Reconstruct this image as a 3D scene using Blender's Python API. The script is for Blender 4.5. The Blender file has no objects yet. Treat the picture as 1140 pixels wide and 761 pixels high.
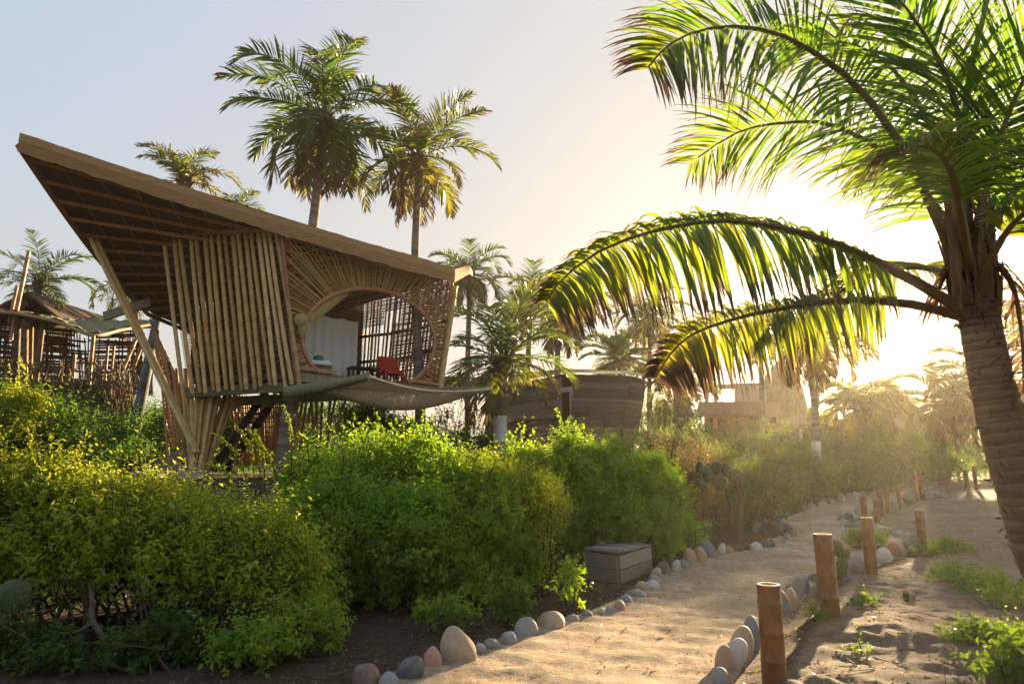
import bpy, math, random
import numpy as np

# ------------------------------------------------------------------ camera, sky, sun, exposure
C = bpy.context.scene
COL = C.collection
PW, PH, F, HOR, CAMZ = 1140.0, 761.0, 760.0, 520.0, 1.5
TH = math.atan((HOR - PH / 2) / F)
cam = bpy.data.cameras.new('camera'); cam_o = bpy.data.objects.new('camera', cam); COL.objects.link(cam_o)
cam.sensor_width = 36.0; cam.lens = 36.0 * F / PW; cam.clip_start = 0.05; cam.clip_end = 3000
cam_o.location = (0, 0, CAMZ); cam_o.rotation_euler = (math.pi / 2 + TH, 0, 0)
C.camera = cam_o

SUN_EL = math.radians(11.0); SUN_AZ = math.radians(31.8)      # azimuth from +Y towards +X
SUND = np.array([math.sin(SUN_AZ) * math.cos(SUN_EL), math.cos(SUN_AZ) * math.cos(SUN_EL), math.sin(SUN_EL)])
W = bpy.data.worlds.new('World'); C.world = W; W.use_nodes = True
wn = W.node_tree; wn.nodes.clear()
sky = wn.nodes.new('ShaderNodeTexSky'); sky.sky_type = 'NISHITA'; sky.sun_disc = False
sky.sun_elevation = SUN_EL; sky.sun_rotation = SUN_AZ; sky.air_density = 1.0; sky.dust_density = 4.0; sky.ozone_density = 1.5
bg = wn.nodes.new('ShaderNodeBackground'); bg.inputs['Strength'].default_value = 0.13
wo = wn.nodes.new('ShaderNodeOutputWorld')
# hazy evening air: the sky's own glare is levelled (L -> L / (L + k)) and its blue washed out
SKY_K, SKY_M, SKY_D = 0.30, 1.06, 1.3
bw = wn.nodes.new('ShaderNodeRGBToBW'); wn.links.new(sky.outputs[0], bw.inputs[0])
ad = wn.nodes.new('ShaderNodeMath'); ad.operation = 'ADD'; ad.inputs[1].default_value = SKY_K; wn.links.new(bw.outputs[0], ad.inputs[0])
dv = wn.nodes.new('ShaderNodeMath'); dv.operation = 'DIVIDE'; dv.inputs[0].default_value = SKY_M; wn.links.new(ad.outputs[0], dv.inputs[1])
mg = wn.nodes.new('ShaderNodeMix'); mg.data_type = 'RGBA'; dd = wn.nodes.new('ShaderNodeMath'); dd.operation = 'ADD'; dd.inputs[1].default_value = SKY_D; wn.links.new(bw.outputs[0], dd.inputs[0]); de = wn.nodes.new('ShaderNodeMath'); de.operation = 'DIVIDE'; wn.links.new(bw.outputs[0], de.inputs[0]); wn.links.new(dd.outputs[0], de.inputs[1]); wn.links.new(de.outputs[0], mg.inputs[0]); wn.links.new(sky.outputs[0], mg.inputs[6]); wn.links.new(bw.outputs[0], mg.inputs[7])
sc_ = wn.nodes.new('ShaderNodeVectorMath'); sc_.operation = 'SCALE'; wn.links.new(mg.outputs[2], sc_.inputs[0]); wn.links.new(dv.outputs[0], sc_.inputs['Scale'])
wn.links.new(sc_.outputs[0], bg.inputs['Color']); wn.links.new(bg.outputs[0], wo.inputs['Surface'])

sl = bpy.data.lights.new('sun', 'SUN'); sl.energy = 5.0; sl.angle = math.radians(0.8); sl.color = (1.0, 0.74, 0.42)
so = bpy.data.objects.new('sun', sl); COL.objects.link(so)
so.rotation_euler = (math.pi / 2 - SUN_EL, 0, math.pi - SUN_AZ)
so.location = (30, 50, 20)
vs = C.view_settings
C.display_settings.display_device = 'sRGB'; vs.view_transform = 'Standard'; vs.look = 'None'; vs.gamma = 1.0; vs.use_curve_mapping = False
vs.exposure = 2.45
C.render.engine = 'CYCLES'
cy = C.cycles
cy.max_bounces = 7; cy.diffuse_bounces = 3; cy.glossy_bounces = 2; cy.transmission_bounces = 4; cy.volume_bounces = 0
cy.caustics_reflective = False; cy.caustics_refractive = False; cy.use_denoising = True

# ------------------------------------------------------------------ helpers
rng = np.random.default_rng(7); random.seed(7)
ct, st = math.cos(TH), math.sin(TH)
def V(*a): return np.array(a, float)
def nrm(a):
    a = np.asarray(a, float); return a / np.maximum(np.linalg.norm(a, axis=-1, keepdims=True), 1e-9)
def ray(px, py):
    dx = (px - PW / 2) / F; dy = (PH / 2 - py) / F
    return V(dx, ct - dy * st, st + dy * ct)
def P(px, py, Y):
    r = ray(px, py); return V(0, 0, CAMZ) + r * (Y / r[1])
def ss(a, b, x):
    t = np.clip((x - a) / (b - a), 0, 1); return t * t * (3 - 2 * t)
def gz(x, y):
    r = .55 * ss(15, 32, y) + .6 * ss(32, 60, y)
    m = ss(-1.6, -5.2, x) * ss(9, 15, y)
    return r + m * np.maximum(1.2 - r, 0)
def G(px, py):
    r = ray(px, py)
    Y = 2.0
    while Y < 200:
        p = V(0, 0, CAMZ) + r * (Y / r[1])
        if p[2] <= gz(p[0], p[1]): return p
        Y += .03
    return p
def on(x, y, dz=0): return V(x, y, float(gz(x, y)) + dz)

class MB:
    def __init__(s): s.v = []; s.f4 = []; s.f3 = []; s.a = []; s.b = []; s.n = 0
    def add(s, v, f4=None, f3=None, a=0.0, b=0.0):
        v = np.asarray(v, float).reshape(-1, 3)
        if f4 is not None and len(f4): s.f4.append(np.asarray(f4, int).reshape(-1, 4) + s.n)
        if f3 is not None and len(f3): s.f3.append(np.asarray(f3, int).reshape(-1, 3) + s.n)
        s.v.append(v); s.a.append(np.broadcast_to(np.asarray(a, float), (len(v),)).copy()); s.b.append(np.broadcast_to(np.asarray(b, float), (len(v),)).copy())
        s.n += len(v)
    def grid(s, pts, a=0.0, b=0.0, wrap=False):
        pts = np.asarray(pts, float); R, Q = pts.shape[:2]
        i = np.arange(R - 1)[:, None]; j = np.arange(Q if wrap else Q - 1)[None, :]; j2 = (j + 1) % Q
        f = np.stack([i * Q + j, i * Q + j2, (i + 1) * Q + j2, (i + 1) * Q + j], -1).reshape(-1, 4)
        s.add(pts.reshape(-1, 3), f, a=a, b=b)
    def tube(s, path, r, n=7, cap=True, a=0.0, b=0.0):
        path = np.asarray(path, float); m = len(path); r = np.broadcast_to(np.asarray(r, float), (m,))
        t = nrm(np.gradient(path, axis=0)); ref = V(0, 0, 1) if abs(nrm(path[-1] - path[0])[2]) < .9 else V(0, 1, 0)
        x = nrm(np.cross(t, ref)); y = np.cross(t, x)
        an = np.arange(n) * 2 * math.pi / n
        ring = path[:, None] + r[:, None, None] * (np.cos(an)[None, :, None] * x[:, None] + np.sin(an)[None, :, None] * y[:, None])
        aa = np.repeat(np.broadcast_to(np.asarray(a, float), (m,)), n)
        s.grid(ring, a=aa, b=b, wrap=True)
        if cap:
            for k, rev in ((0, False), (m - 1, True)):
                c = path[k]; vv = np.vstack([ring[k], c[None]]); f = [[j, (j + 1) % n, n] for j in range(n)]
                if not rev: f = [q[::-1] for q in f]
                s.add(vv, None, f, a=(a if np.ndim(a) == 0 else a[k]), b=b)
    def bamboo(s, p0, p1, r, n=7, node=.45, bend=0.0):
        p0 = np.asarray(p0, float); p1 = np.asarray(p1, float); L = np.linalg.norm(p1 - p0)
        k = max(1, int(L / node)); ts = [0]; rs = [1.0]
        off = rng.uniform(0, 1)
        for q in range(k):
            t = (q + .2 + .6 * off) / k
            for d, rr in ((-.02, 1.), (0, 1.14), (.02, 1.)):
                ts.append(t + d / L); rs.append(rr)
        ts.append(1); rs.append(.96); o = np.argsort(ts); ts = np.array(ts)[o]; rs = np.array(rs)[o]
        path = p0 + (p1 - p0) * ts[:, None]
        if bend: path = path + np.outer(np.sin(np.pi * ts) * bend, rng.normal(size=3))
        s.tube(path, r * rs, n, b=rng.uniform())
    def box(s, c, ax, ay, az, b=0.0):
        c = np.asarray(c, float); v = [c + sx * ax + sy * ay + sz * az for sx in (-1, 1) for sy in (-1, 1) for sz in (-1, 1)]
        s.add(v, [[0, 1, 3, 2], [4, 6, 7, 5], [0, 4, 5, 1], [2, 3, 7, 6], [0, 2, 6, 4], [1, 5, 7, 3]], b=b)
    def beam(s, p0, p1, w, h, up=(0, 0, 1), b=0.0):
        p0 = np.asarray(p0, float); p1 = np.asarray(p1, float); d = nrm(p1 - p0); x = nrm(np.cross(d, up)); y = np.cross(x, d)
        s.box((p0 + p1) / 2, (p1 - p0) / 2, x * w / 2, y * h / 2, b=b)
    def prism(s, poly, dz):
        poly = np.asarray(poly, float); n = len(poly); top = poly + V(0, 0, dz)
        s.add(np.vstack([poly, top]), [[i, (i + 1) % n, n + (i + 1) % n, n + i] for i in range(n)])
        for q, rev in ((poly, True), (top, False)):
            c = q.mean(0); f = [[i, (i + 1) % n, n] for i in range(n)]
            s.add(np.vstack([q, c[None]]), None, [x[::-1] for x in f] if rev else f)
    def ell(s, c, r, nu=14, nv=9, jit=0, b=0.0, seed=0, rot=None):
        th = np.linspace(0, math.pi, nv); ph = np.arange(nu) * 2 * math.pi / nu
        d = np.stack([np.sin(th)[:, None] * np.cos(ph), np.sin(th)[:, None] * np.sin(ph), np.cos(th)[:, None] * np.ones(nu)], -1)
        m = 1.0
        if jit:
            q = np.random.default_rng(seed); m = 0
            for _ in range(6):
                k = q.normal(size=3) * 2.0; m = m + np.sin(d @ k + q.uniform(0, 6.28)) / 6
            m = (1 + jit * m)[..., None]
        pts = d * m * np.asarray(r, float)
        if rot is not None: pts = pts @ rot.T
        s.grid(pts + np.asarray(c, float), b=b, wrap=True)
    def sticks(s, p0, p1, r0, r1=None, b=0.0):
        p0 = np.asarray(p0, float); p1 = np.asarray(p1, float); N = len(p0); r1 = r0 * .5 if r1 is None else r1
        t = nrm(p1 - p0); x = nrm(np.cross(t, nrm(rng.normal(size=(N, 3))))); y = np.cross(t, x)
        v = np.zeros((N, 6, 3))
        for k in range(3):
            o = math.cos(k * 2.0944) * x + math.sin(k * 2.0944) * y
            v[:, k] = p0 + o * r0; v[:, 3 + k] = p1 + o * r1
        base = (np.arange(N) * 6)[:, None]
        f = np.concatenate([base + np.array([[k, (k + 1) % 3, 3 + (k + 1) % 3, 3 + k]]) for k in range(3)])
        s.add(v, f, b=b)
    def leaves(s, p, d, nv, L, w, b=0.0, cup=.15):
        """kite leaves: p base, d direction, nv normal, L length, w half width"""
        N = len(p); d = nrm(d); sd = nrm(np.cross(d, nv)); n2 = np.cross(sd, d)
        L = np.broadcast_to(L, (N,))[:, None]; w = np.broadcast_to(w, (N,))[:, None]
        v = np.stack([p, p + d * L * .42 + sd * w + n2 * w * cup * 3, p + d * L - n2 * L * cup, p + d * L * .42 - sd * w + n2 * w * cup * 3], 1)
        f = (np.arange(N) * 4)[:, None] + np.arange(4)[None]
        s.add(v, f, b=np.repeat(np.broadcast_to(b, (N,)), 4))
    def build(s, name, mat, parent=None, smooth=False, attr=False):
        me = bpy.data.meshes.new(name)
        v = np.concatenate(s.v) if s.v else np.zeros((0, 3))
        f4 = np.concatenate(s.f4) if s.f4 else np.zeros((0, 4), int); f3 = np.concatenate(s.f3) if s.f3 else np.zeros((0, 3), int)
        ofs = V(0, 0, 0)
        o = bpy.data.objects.new(name, me)
        if parent is not None:
            o.parent = parent; ofs = np.array(parent.get('_o', (0, 0, 0)))
        elif len(v):
            ofs = V(*(v.min(0) + v.max(0))) / 2; ofs[2] = v[:, 2].min(); o.location = ofs; o['_o'] = list(ofs)
        if parent is not None: o['_o'] = list(ofs)
        me.vertices.add(len(v)); me.vertices.foreach_set('co', (v - ofs).ravel())
        nl = f4.size + f3.size; me.loops.add(nl); me.loops.foreach_set('vertex_index', np.concatenate([f4.ravel(), f3.ravel()]))
        npol = len(f4) + len(f3); me.polygons.add(npol)
        tot = np.concatenate([np.full(len(f4), 4), np.full(len(f3), 3)]); stt = np.concatenate([[0], np.cumsum(tot)[:-1]]) if npol else tot
        me.polygons.foreach_set('loop_start', stt); me.polygons.foreach_set('loop_total', tot)
        me.polygons.foreach_set('use_smooth', np.full(npol, smooth))
        for nm, arr in (('tip', s.a), ('var', s.b)):
            at = me.attributes.new(nm, 'FLOAT', 'POINT'); at.data.foreach_set('value', np.concatenate(arr) if arr else np.zeros(0))
        me.update(calc_edges=True)
        me.materials.append(mat) if mat else None; COL.objects.link(o)
        return o
def tag(o, label, cat, group=None):
    o['label'] = label; o['category'] = cat
    if group: o['group'] = group
    return o
def empty(name, loc, label, cat, group=None):
    o = bpy.data.objects.new(name, None); COL.objects.link(o); o.location = loc; o['_o'] = list(map(float, loc)); o.empty_display_size = .2
    return tag(o, label, cat, group)
def struct(o, kind='structure'): o['kind'] = kind; return o

# ------------------------------------------------------------------ materials
def newmat(name):
    m = bpy.data.materials.new(name); m.use_nodes = True; t = m.node_tree; t.nodes.clear()
    return m, t, t.nodes.new, t.links.new
def ramp(t, fac, stops):
    r = t.nodes.new('ShaderNodeValToRGB'); e = r.color_ramp.elements
    while len(e) < len(stops): e.new(.5)
    for q, (p, c) in zip(e, stops): q.position = p; q.color = (*c, 1)
    t.links.new(fac, r.inputs[0]); return r.outputs[0]
def noise(t, scale, detail=4, coord=None, rough=.6, stretch=None):
    n = t.nodes.new('ShaderNodeTexNoise'); n.inputs['Scale'].default_value = scale; n.inputs['Detail'].default_value = detail; n.inputs['Roughness'].default_value = rough
    tc = t.nodes.new('ShaderNodeNewGeometry') if coord == 'W' else t.nodes.new('ShaderNodeTexCoord')
    src = tc.outputs['Position'] if coord == 'W' else tc.outputs['Object']
    if stretch:
        mp = t.nodes.new('ShaderNodeMapping'); mp.inputs['Scale'].default_value = stretch; t.links.new(src, mp.inputs[0]); src = mp.outputs[0]
    t.links.new(src, n.inputs['Vector']); return n.outputs['Fac']
def math_(t, op, a, b=None, clamp=False, c=-.12):
    n = t.nodes.new('ShaderNodeMath'); n.operation = op; n.use_clamp = clamp
    for i, q in enumerate((a, b)):
        if q is None: continue
        if isinstance(q, (int, float)): n.inputs[i].default_value = q
        else: t.links.new(q, n.inputs[i])
    if op == 'MULTIPLY_ADD': n.inputs[2].default_value = c
    return n.outputs[0]
def mixc(t, fac, a, b, mode='MIX'):
    n = t.nodes.new('ShaderNodeMix'); n.data_type = 'RGBA'; n.blend_type = mode
    for sock, q in ((n.inputs[0], fac), (n.inputs[6], a), (n.inputs[7], b)):
        if isinstance(q, (int, float)): sock.default_value = q
        elif isinstance(q, tuple): sock.default_value = (*q, 1)
        else: t.links.new(q, sock)
    return n.outputs[2]
def attr(t, name):
    n = t.nodes.new('ShaderNodeAttribute'); n.attribute_name = name; return n.outputs['Fac']
def finish(m, t, col, rough=.8, bump=None, bstr=.3, bdist=.01, trans=0.0, tcol=None, spec=.3):
    p = t.nodes.new('ShaderNodeBsdfPrincipled'); p.inputs['Roughness'].default_value = rough; p.inputs['Specular IOR Level'].default_value = spec
    if isinstance(col, tuple): p.inputs['Base Color'].default_value = (*col, 1)
    else: t.links.new(col, p.inputs['Base Color'])
    if bump is not None:
        b = t.nodes.new('ShaderNodeBump'); b.inputs['Strength'].default_value = bstr; b.inputs['Distance'].default_value = bdist
        t.links.new(bump, b.inputs['Height']); t.links.new(b.outputs[0], p.inputs['Normal'])
    out = t.nodes.new('ShaderNodeOutputMaterial'); sh = p.outputs[0]
    if trans:
        tr = t.nodes.new('ShaderNodeBsdfTranslucent')
        if tcol is None: tcol = col
        if isinstance(tcol, tuple): tr.inputs[0].default_value = (*tcol, 1)
        else: t.links.new(tcol, tr.inputs[0])
        mx = t.nodes.new('ShaderNodeMixShader'); mx.inputs[0].default_value = trans
        t.links.new(sh, mx.inputs[1]); t.links.new(tr.outputs[0], mx.inputs[2]); sh = mx.outputs[0]
    t.links.new(sh, out.inputs[0]); return m
def island(t): return t.nodes.new('ShaderNodeNewGeometry').outputs['Random Per Island']

def mat_leaf(name, stops, tstops, dry=None, dry_amt=.0, trans=.45, rough=.45):
    m, t, N, L = newmat(name)
    f = math_(t, 'ADD', math_(t, 'ADD', math_(t, 'MULTIPLY', island(t), .45), math_(t, 'MULTIPLY', noise(t, 2.2, 3, 'W'), .4)), math_(t, 'MULTIPLY_ADD', attr(t, 'var'), .34), True)
    col = ramp(t, f, stops); tc = ramp(t, f, tstops)
    if dry:
        d = ramp(t, noise(t, 1.3, 4, 'W', .7), [(1 - dry_amt - .08, (0, 0, 0)), (1 - dry_amt + .08, (1, 1, 1))])
        col = mixc(t, d, col, dry); tc = mixc(t, d, tc, tuple(min(1, q * 1.4) for q in dry))
    return finish(m, t, col, rough, trans=trans, tcol=tc, spec=.35)
def mat_palm(name, green, yellow, brown, tgreen, tyellow, trans=.5, tipstart=.72):
    m, t, N, L = newmat(name)
    tip = attr(t, 'tip'); var = attr(t, 'var')
    isl = math_(t, 'MULTIPLY_ADD', island(t), .35)
    v = math_(t, 'ADD', var, math_(t, 'MULTIPLY', math_(t, 'SUBTRACT', island(t), .5), .35), True)
    col = mixc(t, v, green, yellow); tc = mixc(t, v, tgreen, tyellow)
    # dead brown leaflet ends and ribs
    e = math_(t, 'ADD', tip, math_(t, 'MULTIPLY', v, .28)); e = math_(t, 'ADD', e, math_(t, 'MULTIPLY', math_(t, 'SUBTRACT', noise(t, 6, 3, 'W'), .5), .35))
    br = ramp(t, e, [(tipstart, (0, 0, 0)), (min(.99, tipstart + .2), (1, 1, 1))])
    col = mixc(t, br, col, brown); tc = mixc(t, br, tc, tuple(q * .6 for q in brown))
    rib = math_(t, 'LESS_THAN', tip, -.5)
    col = mixc(t, rib, col, (.22, .16, .06)); tc = mixc(t, rib, tc, (0.02, .015, .005))
    dead = math_(t, 'GREATER_THAN', var, 1.5)
    col = mixc(t, dead, col, (.16, .09, .04)); tc = mixc(t, dead, tc, (.16, .08, .03))
    return finish(m, t, col, .4, trans=trans, tcol=tc, spec=.4)
def mat_bamboo(name, a, b, c, rough=.5, dirt=.5):
    m, t, N, L = newmat(name)
    f = math_(t, 'ADD', math_(t, 'MULTIPLY', attr(t, 'var'), .55), math_(t, 'MULTIPLY', noise(t, 3.5, 5, 'W', .7, (1, 1, .5)), .5), True)
    col = ramp(t, f, [(.15, a), (.5, b), (.85, c)])
    d = ramp(t, noise(t, 14, 5, 'W', .75, (1, 1, .35)), [(.45, (0, 0, 0)), (.72, (1, 1, 1))])
    col = mixc(t, math_(t, 'MULTIPLY', d, dirt), col, tuple(q * .35 for q in a))
    return finish(m, t, col, rough, noise(t, 60, 3, 'W', .6, (1, 1, .15)), .35, .004, spec=.35)
def mat_simple(name, a, b, scale=4, rough=.8, bs=.4, bd=.01, stretch=None, bscale=None, trans=0, detail=5):
    m, t, N, L = newmat(name)
    n = noise(t, scale, detail, None, .65, stretch)
    col = ramp(t, n, [(.3, a), (.7, b)])
    return finish(m, t, col, rough, noise(t, bscale or scale * 5, 4, None, .65, stretch), bs, bd, trans=trans)

M = {}
M['hedge'] = mat_leaf('hedge_leaf', [(.1, (.065, .13, .012)), (.5, (.14, .21, .017)), (.9, (.24, .265, .026))], [(.1, (.36, .48, .02)), (.6, (.70, .72, .035)), (1, (.9, .78, .08))], (.2, .135, .05), .14, .5)
M['shrub'] = mat_leaf('shrub_leaf', [(.1, (.052, .135, .014)), (.5, (.11, .215, .020)), (.9, (.175, .26, .028))], [(.1, (.22, .46, .02)), (.6, (.48, .66, .035)), (1, (.74, .74, .06))], (.17, .13, .04), .09, .5)
M['dryshrub'] = mat_leaf('dry_leaf', [(.1, (.09, .06, .025)), (.5, (.18, .12, .05)), (.9, (.26, .19, .085))], [(.1, (.25, .16, .05)), (.6, (.5, .34, .13)), (1, (.7, .52, .25))], trans=.4)
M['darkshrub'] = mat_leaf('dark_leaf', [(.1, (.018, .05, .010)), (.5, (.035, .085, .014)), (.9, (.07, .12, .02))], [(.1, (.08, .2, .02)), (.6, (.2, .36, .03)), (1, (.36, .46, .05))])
M['cover'] = mat_leaf('cover_leaf', [(.1, (.03, .085, .008)), (.5, (.065, .13, .013)), (.9, (.13, .165, .02))], [(.1, (.13, .30, .015)), (.6, (.30, .44, .025)), (1, (.5, .52, .06))], (.18, .11, .05), .12)
M['farleaf'] = mat_leaf('far_leaf', [(.1, (.025, .05, .012)), (.5, (.05, .085, .018)), (.9, (.09, .11, .027))], [(.1, (.11, .22, .03)), (.6, (.24, .33, .04)), (1, (.48, .45, .1))], (.13, .09, .04), .15)
M['twig'] = mat_simple('twig_bark', (.045, .03, .02), (.12, .082, .052), 12)
M['palm'] = mat_palm('palm_leaf', (.032, .08, .014), (.15, .13, .02), (.14, .08, .04), (.10, .22, .015), (.42, .34, .025), .42)
M['palmbig'] = mat_palm('near_palm_leaf', (.04, .09, .014), (.17, .15, .02), (.17, .10, .055), (.17, .33, .015), (.44, .37, .02), .5, .80)
M['palmdark'] = mat_palm('silhouette_palm_leaf', (.03, .06, .014), (.10, .085, .02), (.07, .04, .02), (.05, .10, .012), (.2, .15, .02), .35)  # darkened copy of the palm leaf, backlit silhouette put into the colour
M['trunk'] = None
def mat_trunk(name, a, b, c):
    m, t, N, L = newmat(name)
    f = math_(t, 'ADD', math_(t, 'MULTIPLY', attr(t, 'tip'), .5), math_(t, 'MULTIPLY', noise(t, 7, 6, 'W', .7, (1, 1, 2.5)), .6), True)
    col = ramp(t, f, [(.2, a), (.5, b), (.85, c)])
    return finish(m, t, col, .85, noise(t, 30, 5, 'W', .7, (1, 1, 3)), .7, .012)
M['trunk'] = mat_trunk('palm_bark', (.06, .045, .035), (.17, .135, .11), (.27, .23, .19))
M['trunkblue'] = mat_trunk('blue_grey_palm_bark', (.05, .05, .05), (.12, .125, .13), (.2, .21, .22))  # darker blue grey bark of the leaning palm
M['trunkbig'] = mat_trunk('near_palm_bark', (.05, .03, .02), (.15, .095, .06), (.26, .18, .12))
M['fibre'] = mat_simple('palm_fibre', (.10, .06, .03), (.22, .14, .07), 20, .9, .6, .02, (1, 1, .2))
M['paintband'] = mat_simple('white_paint', (.55, .55, .53), (.75, .74, .70), 9, .7, .2)
M['coconut'] = mat_simple('coconut_husk', (.16, .13, .03), (.26, .18, .05), 5, .5)
M['bamboo'] = mat_bamboo('bamboo_pole', (.32, .18, .06), (.56, .36, .135), (.70, .52, .25), .5, .4)
M['rod'] = mat_bamboo('bamboo_rod', (.23, .11, .038), (.42, .22, .08), (.55, .34, .14), .55)
M['redrod'] = mat_bamboo('reddish_pole', (.17, .06, .04), (.26, .10, .065), (.32, .15, .09), .5)
M['purlin'] = mat_bamboo('roof_pole', (.22, .10, .042), (.32, .16, .068), (.42, .23, .11), .55)
M['post'] = mat_bamboo('bamboo_post', (.12, .045, .014), (.21, .088, .027), (.33, .16, .058), .42, .75)
M['postcut'] = mat_simple('cut_bamboo_end', (.35, .26, .15), (.62, .52, .36), 30, .8)
M['thatch'] = mat_simple('roof_mat', (.055, .032, .018), (.12, .072, .038), 9, .9, .6, .02, (1, 6, 6))
M['fascia'] = mat_simple('fascia_mat', (.24, .135, .052), (.36, .21, .088), 3, .8, .5, .01, (1, 1, 8), 30)
M['ring'] = mat_simple('ring_wood', (.28, .125, .07), (.42, .21, .12), 6, .5, .3, .004)
M['beam'] = mat_simple('weathered_beam', (.15, .14, .085), (.27, .25, .15), 5, .8, .5, .01, (3, 3, 1))
M['deck'] = mat_simple('deck_wood', (.10, .07, .04), (.19, .135, .08), 6, .8)
M['weave'] = mat_bamboo('woven_panel', (.06, .034, .016), (.12, .068, .03), (.19, .115, .052), .7)
M['curtain'] = mat_simple('white_cloth', (.88, .89, .90), (.93, .93, .93), 3, .9, .1, .01, trans=.25)
M['drape'] = mat_simple('ochre_cloth', (.36, .27, .10), (.50, .39, .17), 5, .9, .2, .01, trans=.3)
M['redchair'] = mat_simple('red_fabric', (.42, .025, .025), (.55, .045, .045), 30, .7, .2, .003)
M['darkwood'] = mat_simple('dark_wood', (.02, .014, .01), (.05, .035, .022), 8, .5)
M['teal'] = mat_simple('teal_fabric', (.03, .16, .17), (.06, .24, .24), 10, .8)
M['rope'] = mat_simple('net_rope', (.45, .37, .20), (.62, .52, .32), 10, .9)
M['greywood'] = None
def mat_planks(name, a, b, c):
    m, t, N, L = newmat(name)
    f = math_(t, 'ADD', math_(t, 'MULTIPLY', attr(t, 'var'), .5), math_(t, 'MULTIPLY', noise(t, 5, 6, None, .7, (1, 1, 6)), .55), True)
    col = ramp(t, f, [(.2, a), (.5, b), (.85, c)])
    return finish(m, t, col, .85, noise(t, 25, 5, None, .7, (1, 1, 6)), .6, .008)
M['greywood'] = mat_planks('grey_planks', (.09, .075, .06), (.19, .165, .14), (.31, .28, .24))
M['brownplank'] = mat_planks('brown_planks', (.04, .028, .02), (.095, .07, .053), (.19, .15, .115))
M['orangewall'] = mat_simple('orange_plaster', (.34, .20, .125), (.44, .27, .17), 3, .9)
M['palewall'] = mat_simple('pale_plaster', (.42, .38, .34), (.52, .48, .42), 3, .9)
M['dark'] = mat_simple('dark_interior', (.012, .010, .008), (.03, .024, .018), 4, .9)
M['palmthatch'] = mat_simple('palm_thatch', (.10, .075, .045), (.24, .18, .11), 8, .95, .8, .05, (1, 1, .3), 30)
M['oldthatch'] = mat_simple('old_mat_roof', (.12, .12, .06), (.26, .25, .14), 8, .9, .6, .03, (1, 4, 1))
M['concrete'] = mat_simple('concrete', (.26, .24, .21), (.38, .35, .31), 8, .9)
M['steel'] = mat_simple('grey_metal', (.3, .3, .3), (.45, .45, .45), 8, .5)
M['redsteel'] = mat_simple('rust_wrap', (.13, .05, .03), (.2, .085, .05), 8, .7)
M['cactus'] = mat_simple('cactus_skin', (.03, .06, .02), (.075, .115, .04), 14, .6, .4, .01)
M['spine'] = mat_simple('cactus_spine', (.35, .29, .17), (.5, .42, .27), 5, .7, trans=.4)
STONE = {'grey': ((.19, .18, .165), (.34, .33, .31)), 'dark grey': ((.06, .06, .06), (.16, .16, .16)), 'blue grey': ((.12, .135, .145), (.25, .265, .275)),
         'tan': ((.31, .22, .14), (.47, .36, .25)), 'pale': ((.44, .39, .32), (.58, .53, .46)), 'pinkish': ((.36, .21, .14), (.46, .30, .22)),
         'brown': ((.11, .07, .05), (.22, .15, .11)), 'reddish': ((.24, .09, .07), (.34, .15, .12)), 'olive grey': ((.17, .16, .11), (.29, .27, .19))}
for k, (a, b) in STONE.items():
    m, t, N, L = newmat('stone_' + k.replace(' ', '_'))
    col = ramp(t, noise(t, 9, 8, 'W', .7), [(.3, a), (.7, b)])
    sp = ramp(t, noise(t, 90, 3, 'W', .6), [(.58, (0, 0, 0)), (.7, (1, 1, 1))])
    col = mixc(t, math_(t, 'MULTIPLY', sp, .5), col, tuple(q * .45 for q in a))
    du = ramp(t, noise(t, 16, 5, 'W', .7), [(.5, (0, 0, 0)), (.68, (1, 1, 1))]); col = mixc(t, math_(t, 'MULTIPLY', du, .45), col, (.33, .24, .16))
    M['st_' + k] = finish(m, t, col, .75, noise(t, 45, 6, 'W', .7), .35, .006, spec=.3)

m, t, N, L = newmat('gravel_mix'); M['gravel'] = finish(m, t, ramp(t, island(t), [(.1, (.10, .085, .07)), (.5, (.30, .25, .19)), (.9, (.5, .44, .36))]), .9)
# ground: sandy colour with a darker humus colour under the shrubs (attribute 'tip' = humus amount)
def mat_ground(name, path=False):
    m, t, N, L = newmat(name)
    n1 = noise(t, 1.1, 6, 'W', .65); n2 = noise(t, 9, 6, 'W', .7); n3 = noise(t, 70, 4, 'W', .7)
    if path:
        col = ramp(t, math_(t, 'ADD', math_(t, 'MULTIPLY', n1, .5), math_(t, 'MULTIPLY', n2, .5)), [(.37, (.22, .155, .10)), (.5, (.375, .28, .185)), (.63, (.53, .425, .305))])
    else:
        sand = ramp(t, math_(t, 'ADD', math_(t, 'MULTIPLY', n1, .45), math_(t, 'MULTIPLY', n2, .55)), [(.33, (.10, .075, .053)), (.5, (.20, .155, .113)), (.66, (.30, .24, .178))])
        hum = ramp(t, math_(t, 'ADD', math_(t, 'MULTIPLY', n2, .6), math_(t, 'MULTIPLY', n3, .4)), [(.35, (.035, .022, .014)), (.65, (.12, .08, .05))])
        a = math_(t, 'ADD', attr(t, 'tip'), math_(t, 'MULTIPLY', math_(t, 'SUBTRACT', n2, .5), .9), True)
        col = mixc(t, ramp(t, a, [(.35, (0, 0, 0)), (.65, (1, 1, 1))]), sand, hum)
    sp = ramp(t, n3, [(.56, (0, 0, 0)), (.68, (1, 1, 1))]); col = mixc(t, math_(t, 'MULTIPLY', sp, .45), col, (.10, .07, .045))
    n4 = noise(t, 26, 5, 'W', .75)
    col = mixc(t, ramp(t, n4, [(.30, (.55, .55, .55)), (.42, (0, 0, 0))]), col, (.09, .062, .04))
    h = math_(t, 'ADD', math_(t, 'MULTIPLY', n2, .5), math_(t, 'ADD', math_(t, 'MULTIPLY', n3, .15), math_(t, 'MULTIPLY', n4, .35)))
    return finish(m, t, col, .95, h, 1.0, .075 if not path else .05, spec=.1)
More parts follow.
